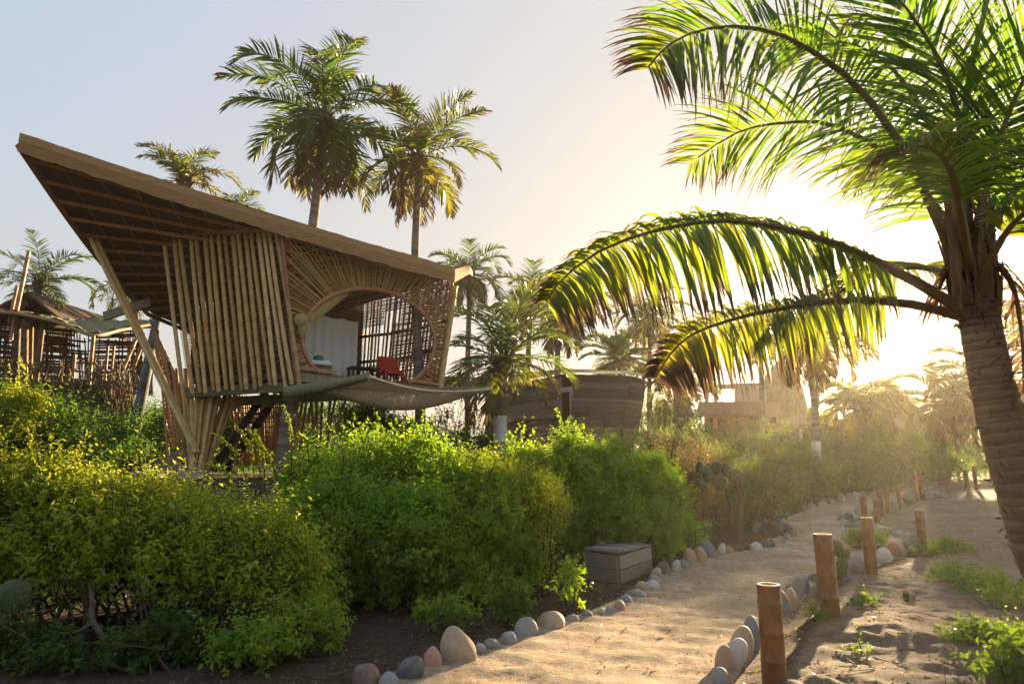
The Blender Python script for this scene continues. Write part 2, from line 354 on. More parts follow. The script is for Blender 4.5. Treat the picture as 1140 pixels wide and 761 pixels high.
M['ground'] = mat_ground('sandy_ground'); M['path'] = mat_ground('path_sand', True)

# ------------------------------------------------------------------ ground and path
LE = [(300, 790), (345, 775), (400, 762), (460, 747), (510, 728), (585, 702), (650, 684), (705, 662), (735, 640), (790, 616), (850, 604), (885, 595), (873, 577), (905, 565), (960, 553), (1000, 546), (1020, 541)]
RE = [(785, 790), (795, 771), (812, 750), (838, 722), (872, 688), (890, 662), (907, 645), (957, 634), (986, 622), (1011, 611), (1013, 602), (983, 592), (940, 586), (940, 580), (957, 571), (995, 563), (1014, 553), (1040, 541)]
LEw = np.array([G(*p) for p in LE]); REw = np.array([G(*p) for p in RE])
def edge(E, y): return np.interp(y, E[:, 1], E[:, 0])
def pmask(x, y):
    """1 inside the path, falling to 0 over 0.3 m outside"""
    l = edge(LEw, y); r = edge(REw, y); d = np.minimum(x - l, r - x)
    return ss(-.3, .05, d) * (y < 40)
def bumps(x, y, seed, oct=((.9, .42), (2.3, .26), (5.1, .20), (9.0, .12))):
    q = np.random.default_rng(seed); z = 0
    for f, a in oct:
        for _ in range(3):
            th = q.uniform(0, 6.28); z = z + a / 3 * np.sin(f * 2 * (x * math.cos(th) + y * math.sin(th)) + q.uniform(0, 6.28) + 1.3 * np.sin(f * (x * math.sin(th) - y * math.cos(th))))
    return z
_q = np.random.default_rng(5)
FP = []
for k in range(110):
    yy = 4.2 + 12 * _q.uniform() ** 1.4; u_ = _q.uniform(.12, .88); FP.append((float(np.interp(yy, LEw[:, 1], LEw[:, 0]) * (1 - u_) + np.interp(yy, REw[:, 1], REw[:, 0]) * u_), yy))
FR = []
for k in range(260):
    yy = 4.3 + 14 * _q.uniform() ** 1.4; FR.append((float(np.interp(yy, REw[:, 1], REw[:, 0])) + .3 + abs(_q.normal()) * 2.2, yy))
def dents(x, y, L, dep):
    z = 0 * x
    for k, (a, b) in enumerate(L):
        w = (np.abs(x - a) < .4) & (np.abs(y - b) < .5)
        if not w.any(): continue
        th = k * 1.7; u = (x[w] - a) * math.cos(th) + (y[w] - b) * math.sin(th); v = -(x[w] - a) * math.sin(th) + (y[w] - b) * math.cos(th)
        r2 = (u / .07) ** 2 + (v / .14) ** 2; z[w] += dep * (-np.exp(-r2) + .55 * np.exp(-(np.sqrt(r2) - 1.5) ** 2 * 3))
    return z
def gfull(x, y):
    m = pmask(x, y); right = ss(0, .4, x - edge(REw, y))
    amp = .02 + .055 * right
    far = ss(60, 25, y)
    return gz(x, y) + (1 - m) * amp * far * bumps(x, y, 3) + .05 * (1 - m) * ss(.1, .9, x - edge(REw, y)) * ss(14, 9, y) - .03 * m
def onG(x, y, dz=0): return V(x, y, float(gfull(np.array(x), np.array(y))) + dz)
def axis(lo, hi, step, end, gr):
    a = list(np.arange(lo, hi, step)); s = step; v = a[-1]
    while v < end: s *= gr; v += s; a.append(v)
    return a
ys = np.array([-60, -25, -10, -4, -1, 1] + axis(2.2, 12, .055, 320, 1.045))
xp = axis(0, 7, .06, 330, 1.06); xn = axis(0, 5, .08, 330, 1.06)
xs = np.array([-q for q in xn[1:]][::-1] + xp)
X, Y = np.meshgrid(xs, ys); Z = gfull(X, Y) + dents(X, Y, FR, .024)
hum = np.clip(ss(.15, -.35, X - edge(LEw, Y)) * ss(40, 25, Y) + .0, 0, 1)
hum = np.maximum(hum, .8 * ss(17, 24, Y) * ss(.6, 2.5, np.abs(X - (edge(LEw, Y) + edge(REw, Y)) / 2) - 1.0) * (X < edge(LEw, Y)))
hum = np.maximum(hum, .75 * ss(.35, .0, np.abs(X - edge(REw, Y) - .3)) * (Y < 30))
mb = MB(); mb.grid(np.stack([X, Y, Z], -1), a=hum.ravel()); struct(mb.build('ground', M['ground'], smooth=True))
py_ = np.concatenate([np.arange(2.0, 14, .045), np.arange(14, LEw[-1, 1], .2)])
tt = np.linspace(0, 1, 70)
L_ = edge(LEw, py_) - .12; R_ = edge(REw, py_) + .10
X = L_[:, None] + (R_ - L_)[:, None] * tt; Y = np.repeat(py_[:, None], len(tt), 1)
rim = ss(.0, .06, tt) * ss(1, .94, tt)
Z = gz(X, Y) + (0.022 * bumps(X, Y, 11, ((1.2, .6), (3.5, .5), (8, .5))) + .012) * rim - (1 - rim) * .035
Z = Z + dents(X, Y, FP, .007) * rim
mb = MB(); mb.grid(np.stack([X, Y, Z], -1)); struct(mb.build('path', M['path'], smooth=True))

# haze: one closed box of thin evening air round everything
HAZE = 0.00055
mb = MB(); mb.box(V(0, 120, 13.5), V(380, 0, 0), V(0, 260, 0), V(0, 0, 15.0)); hz = mb.build('haze', None); struct(hz, 'stuff')
hm = bpy.data.materials.new('haze'); hm.use_nodes = True; hm.node_tree.nodes.clear()
pv = hm.node_tree.nodes.new('ShaderNodeVolumePrincipled'); pv.inputs['Density'].default_value = HAZE; pv.inputs['Color'].default_value = (.97, .88, .72, 1); pv.inputs['Anisotropy'].default_value = .70
ho = hm.node_tree.nodes.new('ShaderNodeOutputMaterial'); hm.node_tree.links.new(pv.outputs[0], ho.inputs['Volume'])
hz.data.materials.clear(); hz.data.materials.append(hm)

# ------------------------------------------------------------------ palms
def catmull(p, n):
    p = np.asarray(p, float); q = np.vstack([2 * p[0] - p[1], p, 2 * p[-1] - p[-2]]); L = len(p) - 1
    t = np.linspace(0, L - 1e-6, n); i = t.astype(int); f = (t - i)[:, None]
    a, b, c, d = q[i], q[i + 1], q[i + 2], q[i + 3]
    return .5 * (2 * b + (c - a) * f + (2 * a - 5 * b + 4 * c - d) * f ** 2 + (3 * b - a - 3 * c + d) * f ** 3)
def frond(ctrl, leaf, n=40, droop=.8, width=.03, dry=0.0, seg=3, t0=.12, lift=.25, rib=.03, ragged=.1, dryend=.3, sweep=(20, 62), sides=(1, 1), up=None):
    mb = MB(); pts = catmull(ctrl, n + 1); T = nrm(np.gradient(pts, axis=0)); U = V(0, 0, 1) if up is None else V(*up)
    S = np.cross(T, U + rng.normal(size=3) * .05); S = nrm(S); N = np.cross(S, T); N = N * np.where(N @ U < 0, -1, 1)[:, None] if up is None else N
    t = np.linspace(0, 1, n + 1); keep = np.where(t >= t0)[0]
    if len(keep) < 2: return mb
    for side, sc in ((1, sides[0]), (-1, sides[1])):
        if sc <= 0: continue
        k = keep[rng.uniform(size=len(keep)) > ragged]; u = (t[k] - t0) / (1 - t0)
        ang = np.radians(sweep[0] + (sweep[1] - sweep[0]) * u + rng.normal(size=len(k)) * 5)[:, None]
        d0 = nrm(S[k] * side * np.cos(ang) + T[k] * np.sin(ang) + N[k] * (lift + rng.normal(size=(len(k), 1)) * .1))
        Ln = leaf * sc * (.30 + .70 * np.sin(np.pi * np.clip(u * .82 + .16, 0, 1))) * rng.uniform(.85, 1.1, len(k))
        dr = (droop if np.ndim(droop) == 0 else droop[0 if side > 0 else 1]) * rng.uniform(.6, 1.45, len(k)); p = pts[k]; wprof = np.interp(np.arange(seg + 1) / seg, [0, .2, .5, .8, 1], [.45, 1, .85, .42, .04])
        wl = width * rng.uniform(.6, 1.25, (len(k), 1))
        grd = np.zeros((len(k), seg + 1, 3, 3)); aa = np.zeros((len(k), seg + 1, 3))
        tw = nrm(T[k] + .55 * N[k] * rng.normal(size=(len(k), 1)))
        for q in range(seg + 1):
            f = q / seg; d = nrm(d0 + V(0, 0, -1) * (dr * f ** 1.2)[:, None])
            w = nrm(tw - d * np.sum(tw * d, 1, keepdims=True)); cr = np.cross(w, d) * (wl * wprof[q] * .5); w = w * (wl * wprof[q])
            grd[:, q, 0] = p - w; grd[:, q, 1] = p + cr; grd[:, q, 2] = p + w; aa[:, q] = f
            p = p + d * (Ln / seg)[:, None]
        vv = np.clip(dry + dryend * u ** 3 + rng.normal(size=len(k)) * .08, 0, 1.4) if dry < 1.5 else np.full(len(k), 2.0)
        base = (np.arange(len(k)) * (seg + 1) * 3)[:, None]
        f4 = np.concatenate([base + np.array([[3 * q + e, 3 * q + e + 1, 3 * q + e + 4, 3 * q + e + 3]]) for q in range(seg) for e in (0, 1)])
        mb.add(grd, f4, a=(aa + (dryend * .8 * u ** 4 + rng.normal(size=len(k)) * .07)[:, None, None]).ravel(), b=np.repeat(vv, (seg + 1) * 3))
    q_ = pts[::max(1, n // 14)]; mb.tube(q_, rib * (.2 + .8 * np.linspace(1, 0, len(q_)) ** 1.6), 6, a=-1.0, b=dry if dry >= 1.5 else 0)
    return mb
def arc(c, az, el, L, curve):
    """frond axis leaving the crown at elevation el and bending down"""
    pts = [np.array(c, float)]; n = 6; e = el
    for i in range(n):
        d = V(math.cos(az) * math.cos(e), math.sin(az) * math.cos(e), math.sin(e)); pts.append(pts[-1] + d * L / n); e = max(e - curve * (0.5 + i * .22) / n, -1.5)
    return pts
def trunk(path, r0, r1, n, ring=.09, rough=.08):
    pts = catmull(path, n); L = np.linalg.norm(np.diff(pts, axis=0), axis=1).sum()
    r = np.interp(np.linspace(0, 1, n), [0, .06, .15, 1], [r0 * 1.35, r0 * 1.1, r0, r1]); cs = np.cumsum(rng.uniform(.5, 1.7, int(L / ring * 1.6) + 4)) * ring; xx = np.linspace(0, L, n); kk = np.searchsorted(cs, xx); lo = np.concatenate([[0], cs])[kk]; ph = (xx - lo) / np.maximum(cs[kk] - lo, 1e-6)
    mb = MB(); mb.tube(pts, r * (1 + rough * (ph - .4) + rng.normal(size=n) * .008), 12, a=ph * (.55 if n > 150 else 1))
    return mb
def palm(name, label, path, r0, r1, L, n, seed, group=None, mat='palm', tmat='trunk', fst=34, leaf=.55, width=.03, els=(80, -35), curve=1.5, dry=.15, dead=0, nuts=0, band=None, droop=.8, trunk_n=60, az0=0.0, dryold=.55):
    global rng
    keep = rng; rng = np.random.default_rng(seed)
    if group == GP: n += 5; leaf *= 1.25; fst = max(fst, 44)
    curve *= 1.15; n += 2; leaf *= 1.1
    base = path[0]; root = empty(name, base, label, 'palm tree', group)
    trunk(path, r0, r1, trunk_n).build('trunk', M[tmat], root, True)
    c = np.array(path[-1], float)
    fb = MB()
    for k in range(22):
        a = rng.uniform(0, 6.28); h = rng.uniform(-.5, .25) * r1 * 5; fb.sticks([c + V(math.cos(a) * r1, math.sin(a) * r1, h)], [c + V(math.cos(a) * r1 * 2.6, math.sin(a) * r1 * 2.6, h + r1 * rng.uniform(1, 4))], r1 * .45, r1 * .2)
    fb.build('leaf_bases', M['fibre'], root)
    for k in range(n):
        u = (k + .5) / n; az = az0 + k * 2.39996 + rng.normal() * .15; el = math.radians(els[0] + (els[1] - els[0]) * u ** .9 + rng.normal() * 9)
        ln = L * (.72 + .28 * math.sin(math.pi * min(1, u + .25))) * rng.uniform(.9, 1.08)
        d = dry + dryold * max(0, u - .55) / .45 + rng.normal() * .06
        frond(arc(c + V(0, 0, r1), az, el, ln, curve * rng.uniform(.65, 1.5)), leaf, fst, droop * (.7 + .8 * u), width, max(0, d), 3, lift=.35 - .3 * u, rib=r1 * .22, ragged=.04 + .12 * u, dryend=.15 + .3 * u).build('frond', M[mat], root)
    for k in range(dead):
        az = rng.uniform(0, 6.28)
        frond(arc(c - V(0, 0, r1), az, math.radians(-50), L * rng.uniform(.55, .8), 1.6), leaf * .7, fst // 2, 1.6, width * .7, 2.0, 3, lift=-.2, rib=r1 * .2, ragged=.3).build('dead_frond', M[mat], root)
    for k in range(nuts):
        a = k * 2.4; nb = MB(); nb.ell(c + V(math.cos(a) * r1 * 2.2, math.sin(a) * r1 * 2.2, -r1 * (1.2 + .7 * (k % 3))), (.11, .11, .14)); nb.build('coconut', M['coconut'], root, True)
    if band:
        zz = [P(0, q, path[0][1])[2] for q in band]; bp = catmull(path, 200); sel = (bp[:, 2] > min(zz)) & (bp[:, 2] < max(zz))
        if sel.sum() > 2: bb = MB(); bb.tube(bp[sel], r0 * 1.16, 14); bb.build('painted_band', M['paintband'], root, True)
    rng = keep
    return root

GP = 'palms in the background'
def gbase(px, Yd, dz=-.1):
    x = (px - PW / 2) / F * Yd; x = P(px, HOR, Yd)[0]; return V(x, Yd, float(gz(x, Yd)) + dz)

# ------------------------------------------------------------------ the tree house
HL = P(20, 165, 14.4); HR = P(505, 312, 20.3); HRB = P(523, 304, 21.3); HLB = P(165, 352, 23.0)
cBL = P(329, 412, 18.0); cBR = P(488, 430, 21.0); cTL = P(312, 257, 17.75)
fn = nrm(np.cross(cBR - cBL, cTL - cBL)); fn = fn if fn[1] < 0 else -fn           # facade normal, towards the viewer
def onF(px, py, off=0.0):
    r = ray(px, py); o = V(0, 0, CAMZ); t = np.dot(cBL - o, fn) / np.dot(r, fn); return o + r * t + fn * off
cTR = onF(506, 319)
fe1 = nrm(cBR - cBL); fe2 = np.cross(fe1, fn); fe2 = fe2 if fe2[2] > 0 else -fe2
def f2(p): return V(np.dot(p - cBL, fe1), np.dot(p - cBL, fe2))
def f3(q, off=0.0): return cBL + fe1 * q[0] + fe2 * q[1] + fn * off
FLZ = cBL[2] - .02
SLt = P(180, 264, 18.3); SLb = P(204, 437, 18.6); SRb = P(333, 429, 17.85); SRt = P(311, 257, 17.72)
KB = V(-5.6, 24.6, FLZ); SLg = V(SLb[0], SLb[1] + .25, FLZ)
hx, hy = -6.0, 20.5
house = empty('bamboo_treehouse', (hx, hy, float(gz(hx, hy))), 'raised bamboo tree house with sweeping pointed roof and oval opening', 'tree house')
# roof: fan of poles from the right tip to the left edge, mat on top
def rl(s):
    if s <= 1: return HL + (HLB - HL) * s + V(0, 0, -.25 * math.sin(math.pi * s))
    return HLB + V(1.2, 4.0, -.5) * (s - 1) * 2
def rr(s): return HR + (HRB - HR) * min(1, s / 1.5)
S_ = np.linspace(0, 1.5, 26); T_ = np.linspace(0, 1, 30)
under = np.array([[rl(s) + (rr(s) - rl(s)) * t + V(0, 0, .16) for t in T_] for s in S_])
mb = MB(); mb.grid(under); mb.grid(under + V(0, 0, .16)); mb.build('roof', M['thatch'], house)
mb = MB()
for s in np.linspace(.05, 1.45, 18):
    a = rl(s); b = rr(s); mb.bamboo(a + V(0, 0, .08), a + (b - a) * .985 + V(0, 0, .08), .055, 6, .7, .01)
mb.build('purlins', M['purlin'], house, True)
mb = MB()
for t in np.linspace(.06, .9, 13):
    q = [rl(s) + (rr(s) - rl(s)) * t + V(0, 0, .135) for s in np.linspace(0, 1.4, 12)]; mb.tube(q, .018, 5)
mb.build('rafters', M['purlin'], house, True)
# fascia: broad mat band along the long front edge and round the right tip
dirF = nrm(HR - HL); outF = nrm(np.cross(dirF, V(0, 0, 1))); outF = outF if outF[1] < 0 else -outF
q = []
for t in np.linspace(0, 1, 60):
    p = HL + (HR - HL) * t + V(0, 0, -.10 * math.sin(math.pi * t)); hgt = .42 + .04 * t
    q.append([p + outF * .06 + V(0, 0, -.10), p + outF * .10 + V(0, 0, hgt * .4), p + outF * .05 + V(0, 0, hgt - .06), p - outF * .15 + V(0, 0, hgt + .02), p - outF * .5 + V(0, 0, hgt - .06)])
q = np.array(q); q[:, :, 2] += rng.normal(size=q.shape[:2]) * .010; q[:, 0, 2] += rng.normal(size=len(q)) * .012
mb = MB(); mb.grid(q); mb.build('fascia', M['fascia'], house)
e0 = HR + outF * .06 + V(0, 0, -.08); e1 = HRB + V(0, 0, -.02)
mb = MB(); mb.grid(np.array([[e0, e0 + V(0, 0, .42)], [e1, e1 + V(0, 0, .30)], [e1 + V(.05, .8, .15), e1 + V(.05, .8, .3)]])); mb.build('end_fascia', M['fascia'], house)
mb = MB(); mb.tube([rl(s) + V(0, 0, .06) for s in np.linspace(0, 1.5, 16)], .07, 6); mb.build('edge_pole', M['purlin'], house, True)
mb = MB(); a = P(386, 268, 20.5); mb.prism([a + V(-.45, 0, -.3), a + V(.12, 0, -.5), a + V(.12, .15, -.5), a + V(-.45, .15, -.3)], .55); mb.build('ridge_board', M['fascia'], house)
mb = MB(); mb.beam(P(116, 352, 21.5), P(168, 336, 21.2), .1, .28); mb.build('beam_end', M['beam'], house)
# slat wall of vertical bamboo
tx = [182, 194, 200, 213, 219, 229, 236, 244, 251, 260, 266, 274, 280, 288, 294, 300, 307]
bx = [203, 215, 223, 230, 239, 245, 253, 261, 270, 276, 285, 292, 302, 308, 318, 326, 333]
for i, (a, b) in enumerate(zip(tx, bx)):
    ft = (a - 180) / 131; fb_ = (b - 204) / 129
    p1 = SLt + (SRt - SLt) * ft; p0 = SLb + (SRb - SLb) * fb_
    p1 = p1 + (p1 - p0) * rng.uniform(-.01, .025); p0 = p0 + (p0 - p1) * rng.uniform(-.012, .012)
    mb = MB(); mb.bamboo(p0 + V(0, -.02 if i % 2 else .04, 0), p1, rng.uniform(.055, .066), 8, .5, .012); mb.build('bamboo_pole', M['bamboo'], house, True)
mb = MB(); mb.bamboo(SLt + (SLt - SRt) * .02 + V(0, -.17, -.02), SRt + V(0, -.17, .0), .065, 7); mb.build('top_rail', M['purlin'], house, True)
mb = MB()
for k in range(70):                                     # rod blind behind the poles, packed dense and dark so the gaps read as shade
    f = k / 69; a = SLb + (SLt - SLb) * f + V(.05, .22, 0); b = SRb + (SRt - SRb) * f + V(-.05, .22, 0); mb.tube([a, (a + b) / 2 + V(0, 0, rng.normal() * .01), b], .016, 4, b=rng.uniform())
mb.build('rod_blind', M['weave'], house, True)
mb = MB()
for k in range(22):
    f = .06 + k / 22 * .5; a = SLb + (SRb - SLb) * .55; a2 = SLt + (SRt - SLt) * .55; p = a + (a2 - a) * f + V(0, .34, 0); r_ = SRb + (SRt - SRb) * f + V(-.12, .34, 0); mb.beam(p, r_, .02, .05, b=rng.uniform())
mb.build('pale_blind', M['steel'], house)
# left side wall and back walls of rods
def rodwall(name, p00, p10, p11, p01, nv, nh, rv, rh, mat, skip=None, lean=.0):
    mb = MB()
    def Q(u, v): return (p00 * (1 - u) + p10 * u) * (1 - v) + (p01 * (1 - u) + p11 * u) * v
    for i in range(nv):
        u = (i + .5) / nv; mb.bamboo(Q(u, 0), Q(min(1, max(0, u + lean + rng.normal() * .01)), 1), rv * rng.uniform(.8, 1.2), 5, .6)
    for j in range(nh):
        v = (j + .5) / nh + rng.normal() * .1 / nh
        if skip:
            for (u0, u1) in skip(v): mb.tube([Q(u0, v), Q((u0 + u1) / 2, v + rng.normal() * .004), Q(u1, v)], rh, 4, b=rng.uniform())
        else: mb.tube([Q(0, v), Q(.5, v + rng.normal() * .004), Q(1, v)], rh, 4, b=rng.uniform())
    return mb.build(name, M[mat], house, True)
up = V(0, 0, 1)
rodwall('side_wall', SLg, KB, KB + up * 3.9, SLg + up * 3.5, 44, 90, .03, .024, 'weave')
mb = MB(); a, b = SLg + V(.12, -.05, 0), KB + V(.1, -.12, 0); mb.grid(np.array([[a, b], [a + up * 3.5, b + up * 3.9]])); mb.build('woven_mat', M['weave'], house)
BRf = V(cBR[0], cBR[1], FLZ)
def skp(v):
    if v > .74: return [(0, 1)]  # upper rods added full width to keep bright sky out of the room
    if v > .26 and v < .62: return [(.0, .05), (.40, 1)]
    if v > .62: return [(0, .3), (.5, 1)]
    return [(0, 1)]
rodwall('back_wall', KB, BRf + V(0, .2, 0), BRf + V(.4, .3, 3.7), KB + up * 4.0, 22, 84, .04, .016, 'rod', skp, .02)
mb = MB()
for v in (.10, .34, .60):
    a = KB + up * (v * 3.6) + V(.1, -.12, 0); b = BRf + V(v * .35, .1, v * 3.4); mid = (a + b) / 2 + V(.12, .2, -.03); mb.tube(catmull([a, mid, b], 8), .055, 6)
mb.build('wall_rails', M['darkwood'], house, True)
# oval facade
ang = np.linspace(0, 2 * math.pi, 200, endpoint=False); rt = math.radians(6.0)
def oval(th, k=1.0): x = 74 * k * math.cos(th); y = -57 * k * math.sin(th); return 409 + x * math.cos(rt) - y * math.sin(rt), 379 + x * math.sin(rt) + y * math.cos(rt)
poly = [f2(cBL), f2(cBR), f2(cTR), f2(cTL)]
def clipray(o, d):
    best = None
    for i in range(4):
        a = poly[i]; b = poly[(i + 1) % 4]; e = b - a; den = d[0] * e[1] - d[1] * e[0]
        if abs(den) < 1e-9: continue
        w = a - o; t = (w[0] * e[1] - w[1] * e[0]) / den; s = (w[0] * d[1] - w[1] * d[0]) / den
        if t > 0 and -1e-6 <= s <= 1 + 1e-6 and (best is None or t < best): best = t
    return best
def inside(q): return all((poly[(i + 1) % 4][0] - poly[i][0]) * (q[1] - poly[i][1]) - (poly[(i + 1) % 4][1] - poly[i][1]) * (q[0] - poly[i][0]) > 0 for i in range(4))
cen = f2(onF(409, 379))
mb = MB()
for lay, (N_, rad, off) in enumerate(((190, .020, .02), (120, .017, -.05))):
    for th in np.linspace(0, 2 * math.pi, N_, endpoint=False):
        th += rng.normal() * .008; o = f2(onF(*oval(th)))
        if not inside(o): continue
        d = nrm(o - cen); rot_ = (.12 if lay else 0); d = V(d[0] * math.cos(rot_) - d[1] * math.sin(rot_), d[0] * math.sin(rot_) + d[1] * math.cos(rot_)); t = clipray(o, d)
        if t is None or t < .05: continue
        mb.bamboo(f3(o - d * .03, off), f3(o + d * t, off + rng.normal() * .012), rad * rng.uniform(.8, 1.25), 5, .6)
for k in (1.14, 1.3, 1.48, 1.68, 1.9):
    run = []
    for th in np.linspace(-.6, math.pi + .6, 120):
        q = f2(onF(*oval(th, k)))
        if inside(q): run.append(f3(q, -.02))
        else:
            if len(run) > 3: mb.tube(run, .016, 4, b=rng.uniform())
            run = []
    if len(run) > 3: mb.tube(run, .016, 4, b=rng.uniform())
mb.build('radial_lattice', M['rod'], house, True)
mb = MB(); pr = [f3(f2(onF(*oval(th))), .05) for th in np.linspace(-.95, math.pi + .82, 90)]
pr = [p for p in pr if f2(p)[1] > -.02]; mb.tube(pr, .058, 8); mb.build('oval_ring', M['ring'], house, True)
mb = MB(); mb.bamboo(cBL + fn * .06 - up * .3, cTL + fn * .04, .06, 8); mb.build('corner_pole', M['redrod'], house, True)
mb = MB(); mb.bamboo(cBR + fn * .05 - up * .25, cTR + fn * .05, .085, 8); mb.build('end_pole', M['bamboo'], house, True)
mb = MB(); mb.beam(onF(329, 409, .04), onF(374, 415, .04), .10, .10); mb.beam(onF(452, 423, .04), onF(488, 428, .04), .10, .08); mb.build('sill', M['ring'], house)
# deck
mb = MB(); mb.prism([cBL * V(1, 1, 0) + V(0, 0, FLZ - .22), V(cBR[0], cBR[1], FLZ - .22), V(KB[0], KB[1], FLZ - .22), V(SLg[0], SLg[1], FLZ - .22)], .2); mb.build('deck', M['deck'], house)
mb = MB(); a = SLb + V(0, .22, .02); b = SRb + V(-.1, .24, .02); mb.beam(a, b, .14, .26); mb.beam(a + V(.2, 1.2, -.15), b + V(.6, 1.3, -.15), .2, .25); mb.build('floor_beam', M['beam'], house)
mb = MB(); mb.beam(onF(330, 420, .01), onF(489, 436, .01), .16, .22); mb.build('edge_beam', M['beam'], house)
# struts, bundled legs, panels and stair under the deck
for off in (V(0, 0, 0), V(.12, .08, .0)):
    mb = MB(); mb.bamboo(P(96, 256, 17.9) + off, P(217, 503, 18.7) + off * .6, .062, 8, .5); mb.build('strut', M['bamboo'], house, True)
legs = [((219, 440), (214, 517), 18.8), ((226, 440), (218, 514), 18.9), ((233, 440), (221, 517), 19.0), ((241, 442), (224, 517), 19.0), ((206, 410), (218, 508), 19.1), ((252, 445), (227, 517), 19.2), ((178, 400), (192, 497), 19.8),
        ((333, 444), (323, 490), 19.6), ((338, 446), (327, 492), 19.8), ((329, 446), (330, 492), 19.7), ((345, 452), (354, 495), 20.6), ((351, 450), (355, 495), 20.7), ((358, 452), (357, 495), 20.7), ((368, 452), (361, 495), 20.7), ((386, 456), (364, 495), 20.8), ((212, 438), (216, 512), 18.75), ((223, 439), (216, 515), 18.9), ((229, 440), (220, 516), 19.1), ((237, 441), (222, 517), 18.85), ((245, 442), (225, 517), 18.95), ((258, 444), (228, 517), 19.1), ((264, 445), (230, 517), 19.3), ((203, 425), (215, 508), 19.3), ((196, 410), (212, 505), 19.5), ((186, 400), (206, 500), 19.7), ((322, 445), (320, 495), 20.2), ((342, 447), (332, 495), 19.9), ((348, 449), (336, 495), 20.0), ((374, 454), (359, 495), 20.9), ((266, 447), (262, 505), 20.5), ((312, 446), (308, 500), 20.5)]
for (a, b, Yd) in legs:
    mb = MB(); p0 = P(*b, Yd); p0[2] = min(p0[2], float(gz(p0[0], p0[1])) + .25); p0[2] -= .15; p1 = P(*a, Yd + .2); p1[2] = max(p1[2], FLZ - .24)
    mb.bamboo(p0, p1, .06 if Yd < 19.5 else .04, 7, .5); mb.build('leg', M['bamboo' if Yd < 19.5 else 'rod'], house, True)
mb = MB(); mb.tube(catmull([P(272, 446, 19.6), P(250, 462, 19.5), P(236, 490, 19.3), P(227, 522, 19.2)], 14), .085, 8); mb.build('curved_brace', M['bamboo'], house, True)
def panel(name, pts, nv, nh, mat='weave'):
    p = [P(*q) for q in pts]; mb = MB()
    def Q(u, v): return (p[0] * (1 - u) + p[1] * u) * (1 - v) + (p[3] * (1 - u) + p[2] * u) * v
    for i in range(nv): u = (i + .5) / nv; mb.tube([Q(u, 0), Q(u + rng.normal() * .01, 1)], .026, 5, b=rng.uniform())
    for j in range(nh): v = (j + .5) / nh; mb.tube([Q(0, v), Q(1, v)], .022, 4, b=rng.uniform())
    return mb.build(name, M[mat], house, True)
panel('woven_skirt', [(191, 498, 20.0), (216, 502, 19.4), (207, 440, 19.6), (166, 352, 20.4)], 14, 26, 'rod')
panel('woven_screen', [(262, 520, 21.6), (316, 515, 21.8), (318, 440, 21.8), (255, 440, 21.6)], 34, 14, 'rod')
mb = MB(); a0, a1 = P(296, 436, 20.6), P(236, 524, 20.2); sd = V(.1, .75, 0)
for o in (V(0, 0, 0), sd): mb.beam(a0 + o, a1 + o, .06, .22)
for k in range(9): p = a0 + (a1 - a0) * (k + .5) / 9 + sd / 2; mb.box(p, V(.13, 0, 0), sd * .48, V(0, 0, .02))
mb.build('stair', M['darkwood'], house)
for (px, py, Yd, sx) in ((219, 524, 18.8, .32), (357, 505, 20.7, .3), (160, 520, 20.3, .25)):
    p = P(px, py, Yd); z0 = float(gz(p[0], p[1])); mb = MB(); mb.prism([V(p[0] - sx, p[1] - sx, z0 - .2), V(p[0] + sx, p[1] - sx, z0 - .2), V(p[0] + sx, p[1] + sx, z0 - .2), V(p[0] - sx, p[1] + sx, z0 - .2)], .42); mb.build('footing', M['concrete'], house)
# stone steps by the stair
steps = empty('stone_steps', P(172, 520, 21), 'low stone steps beside leaning trunk under the tree house', 'steps')
for k in range(5):
    p = P(160 + k * 10, 522, 20.4 + k * .45); z0 = float(gz(p[0], p[1])); mb = MB(); mb.box(V(p[0], p[1], z0 + .06 + k * .13), V(.55, 0, 0), V(0, .22, 0), V(0, 0, .07 + k * .03)); mb.build('step', M['concrete'], steps)

# things in and on the house
mb = MB(); NX = 40; zt = P(350, 349, 20.6)[2]
a = P(341, 349, 20.5); b = P(399, 352, 21.7); q = []
for i in range(NX + 1):
    u = i / NX; p = a + (b - a) * u; fold = .07 * math.sin(u * 38) + .03 * math.sin(u * 71 + 1); d = V(.6, -.75, 0)
    q.append([V(p[0], p[1], zt - .04 * abs(math.sin(u * 9)) - (zt - FLZ - .03) * v) + d * fold * (.25 + .75 * v) for v in np.linspace(0, 1, 8)])
mb.grid(np.array(q)); tag(mb.build('curtain', M['curtain'], None, True), 'long white curtain hanging in folds inside the oval opening', 'curtain')
mb = MB(); top = [onF(*(lambda o: o)(oval(math.radians(164 - 52 * u), .985)), -.05) for u in np.linspace(0, 1, 24)]; kn = onF(336, 362, .12); q = []
for i, p in enumerate(top):
    u = i / 23; low = kn + (p - kn) * (.55 + .45 * u) + V(0, 0, -.5 * math.sin(math.pi * min(1, u * .8 + .12)) * (.35 + .65 * u)); row = []
    for v in np.linspace(0, 1, 12): row.append(p + (low - p) * v + V(.25, -.3, 0) * (.25 * math.sin(v * 3.1) + .05 * math.sin(v * 25 + u * 4)))
    q.append(row)
mb.grid(np.array(q)); drape = mb.build('drape', M['drape'], None, True); tag(drape, 'ochre cloth drape tied back at the left of the oval opening', 'drape')
mb = MB(); mb.ell(onF(332, 358, .16), (.17, .15, .2), 16, 10, .35, seed=2); mb.ell(onF(333, 368, .16), (.1, .1, .2), 12, 8, .35, seed=5); mb.build('knot', M['drape'], drape, True)
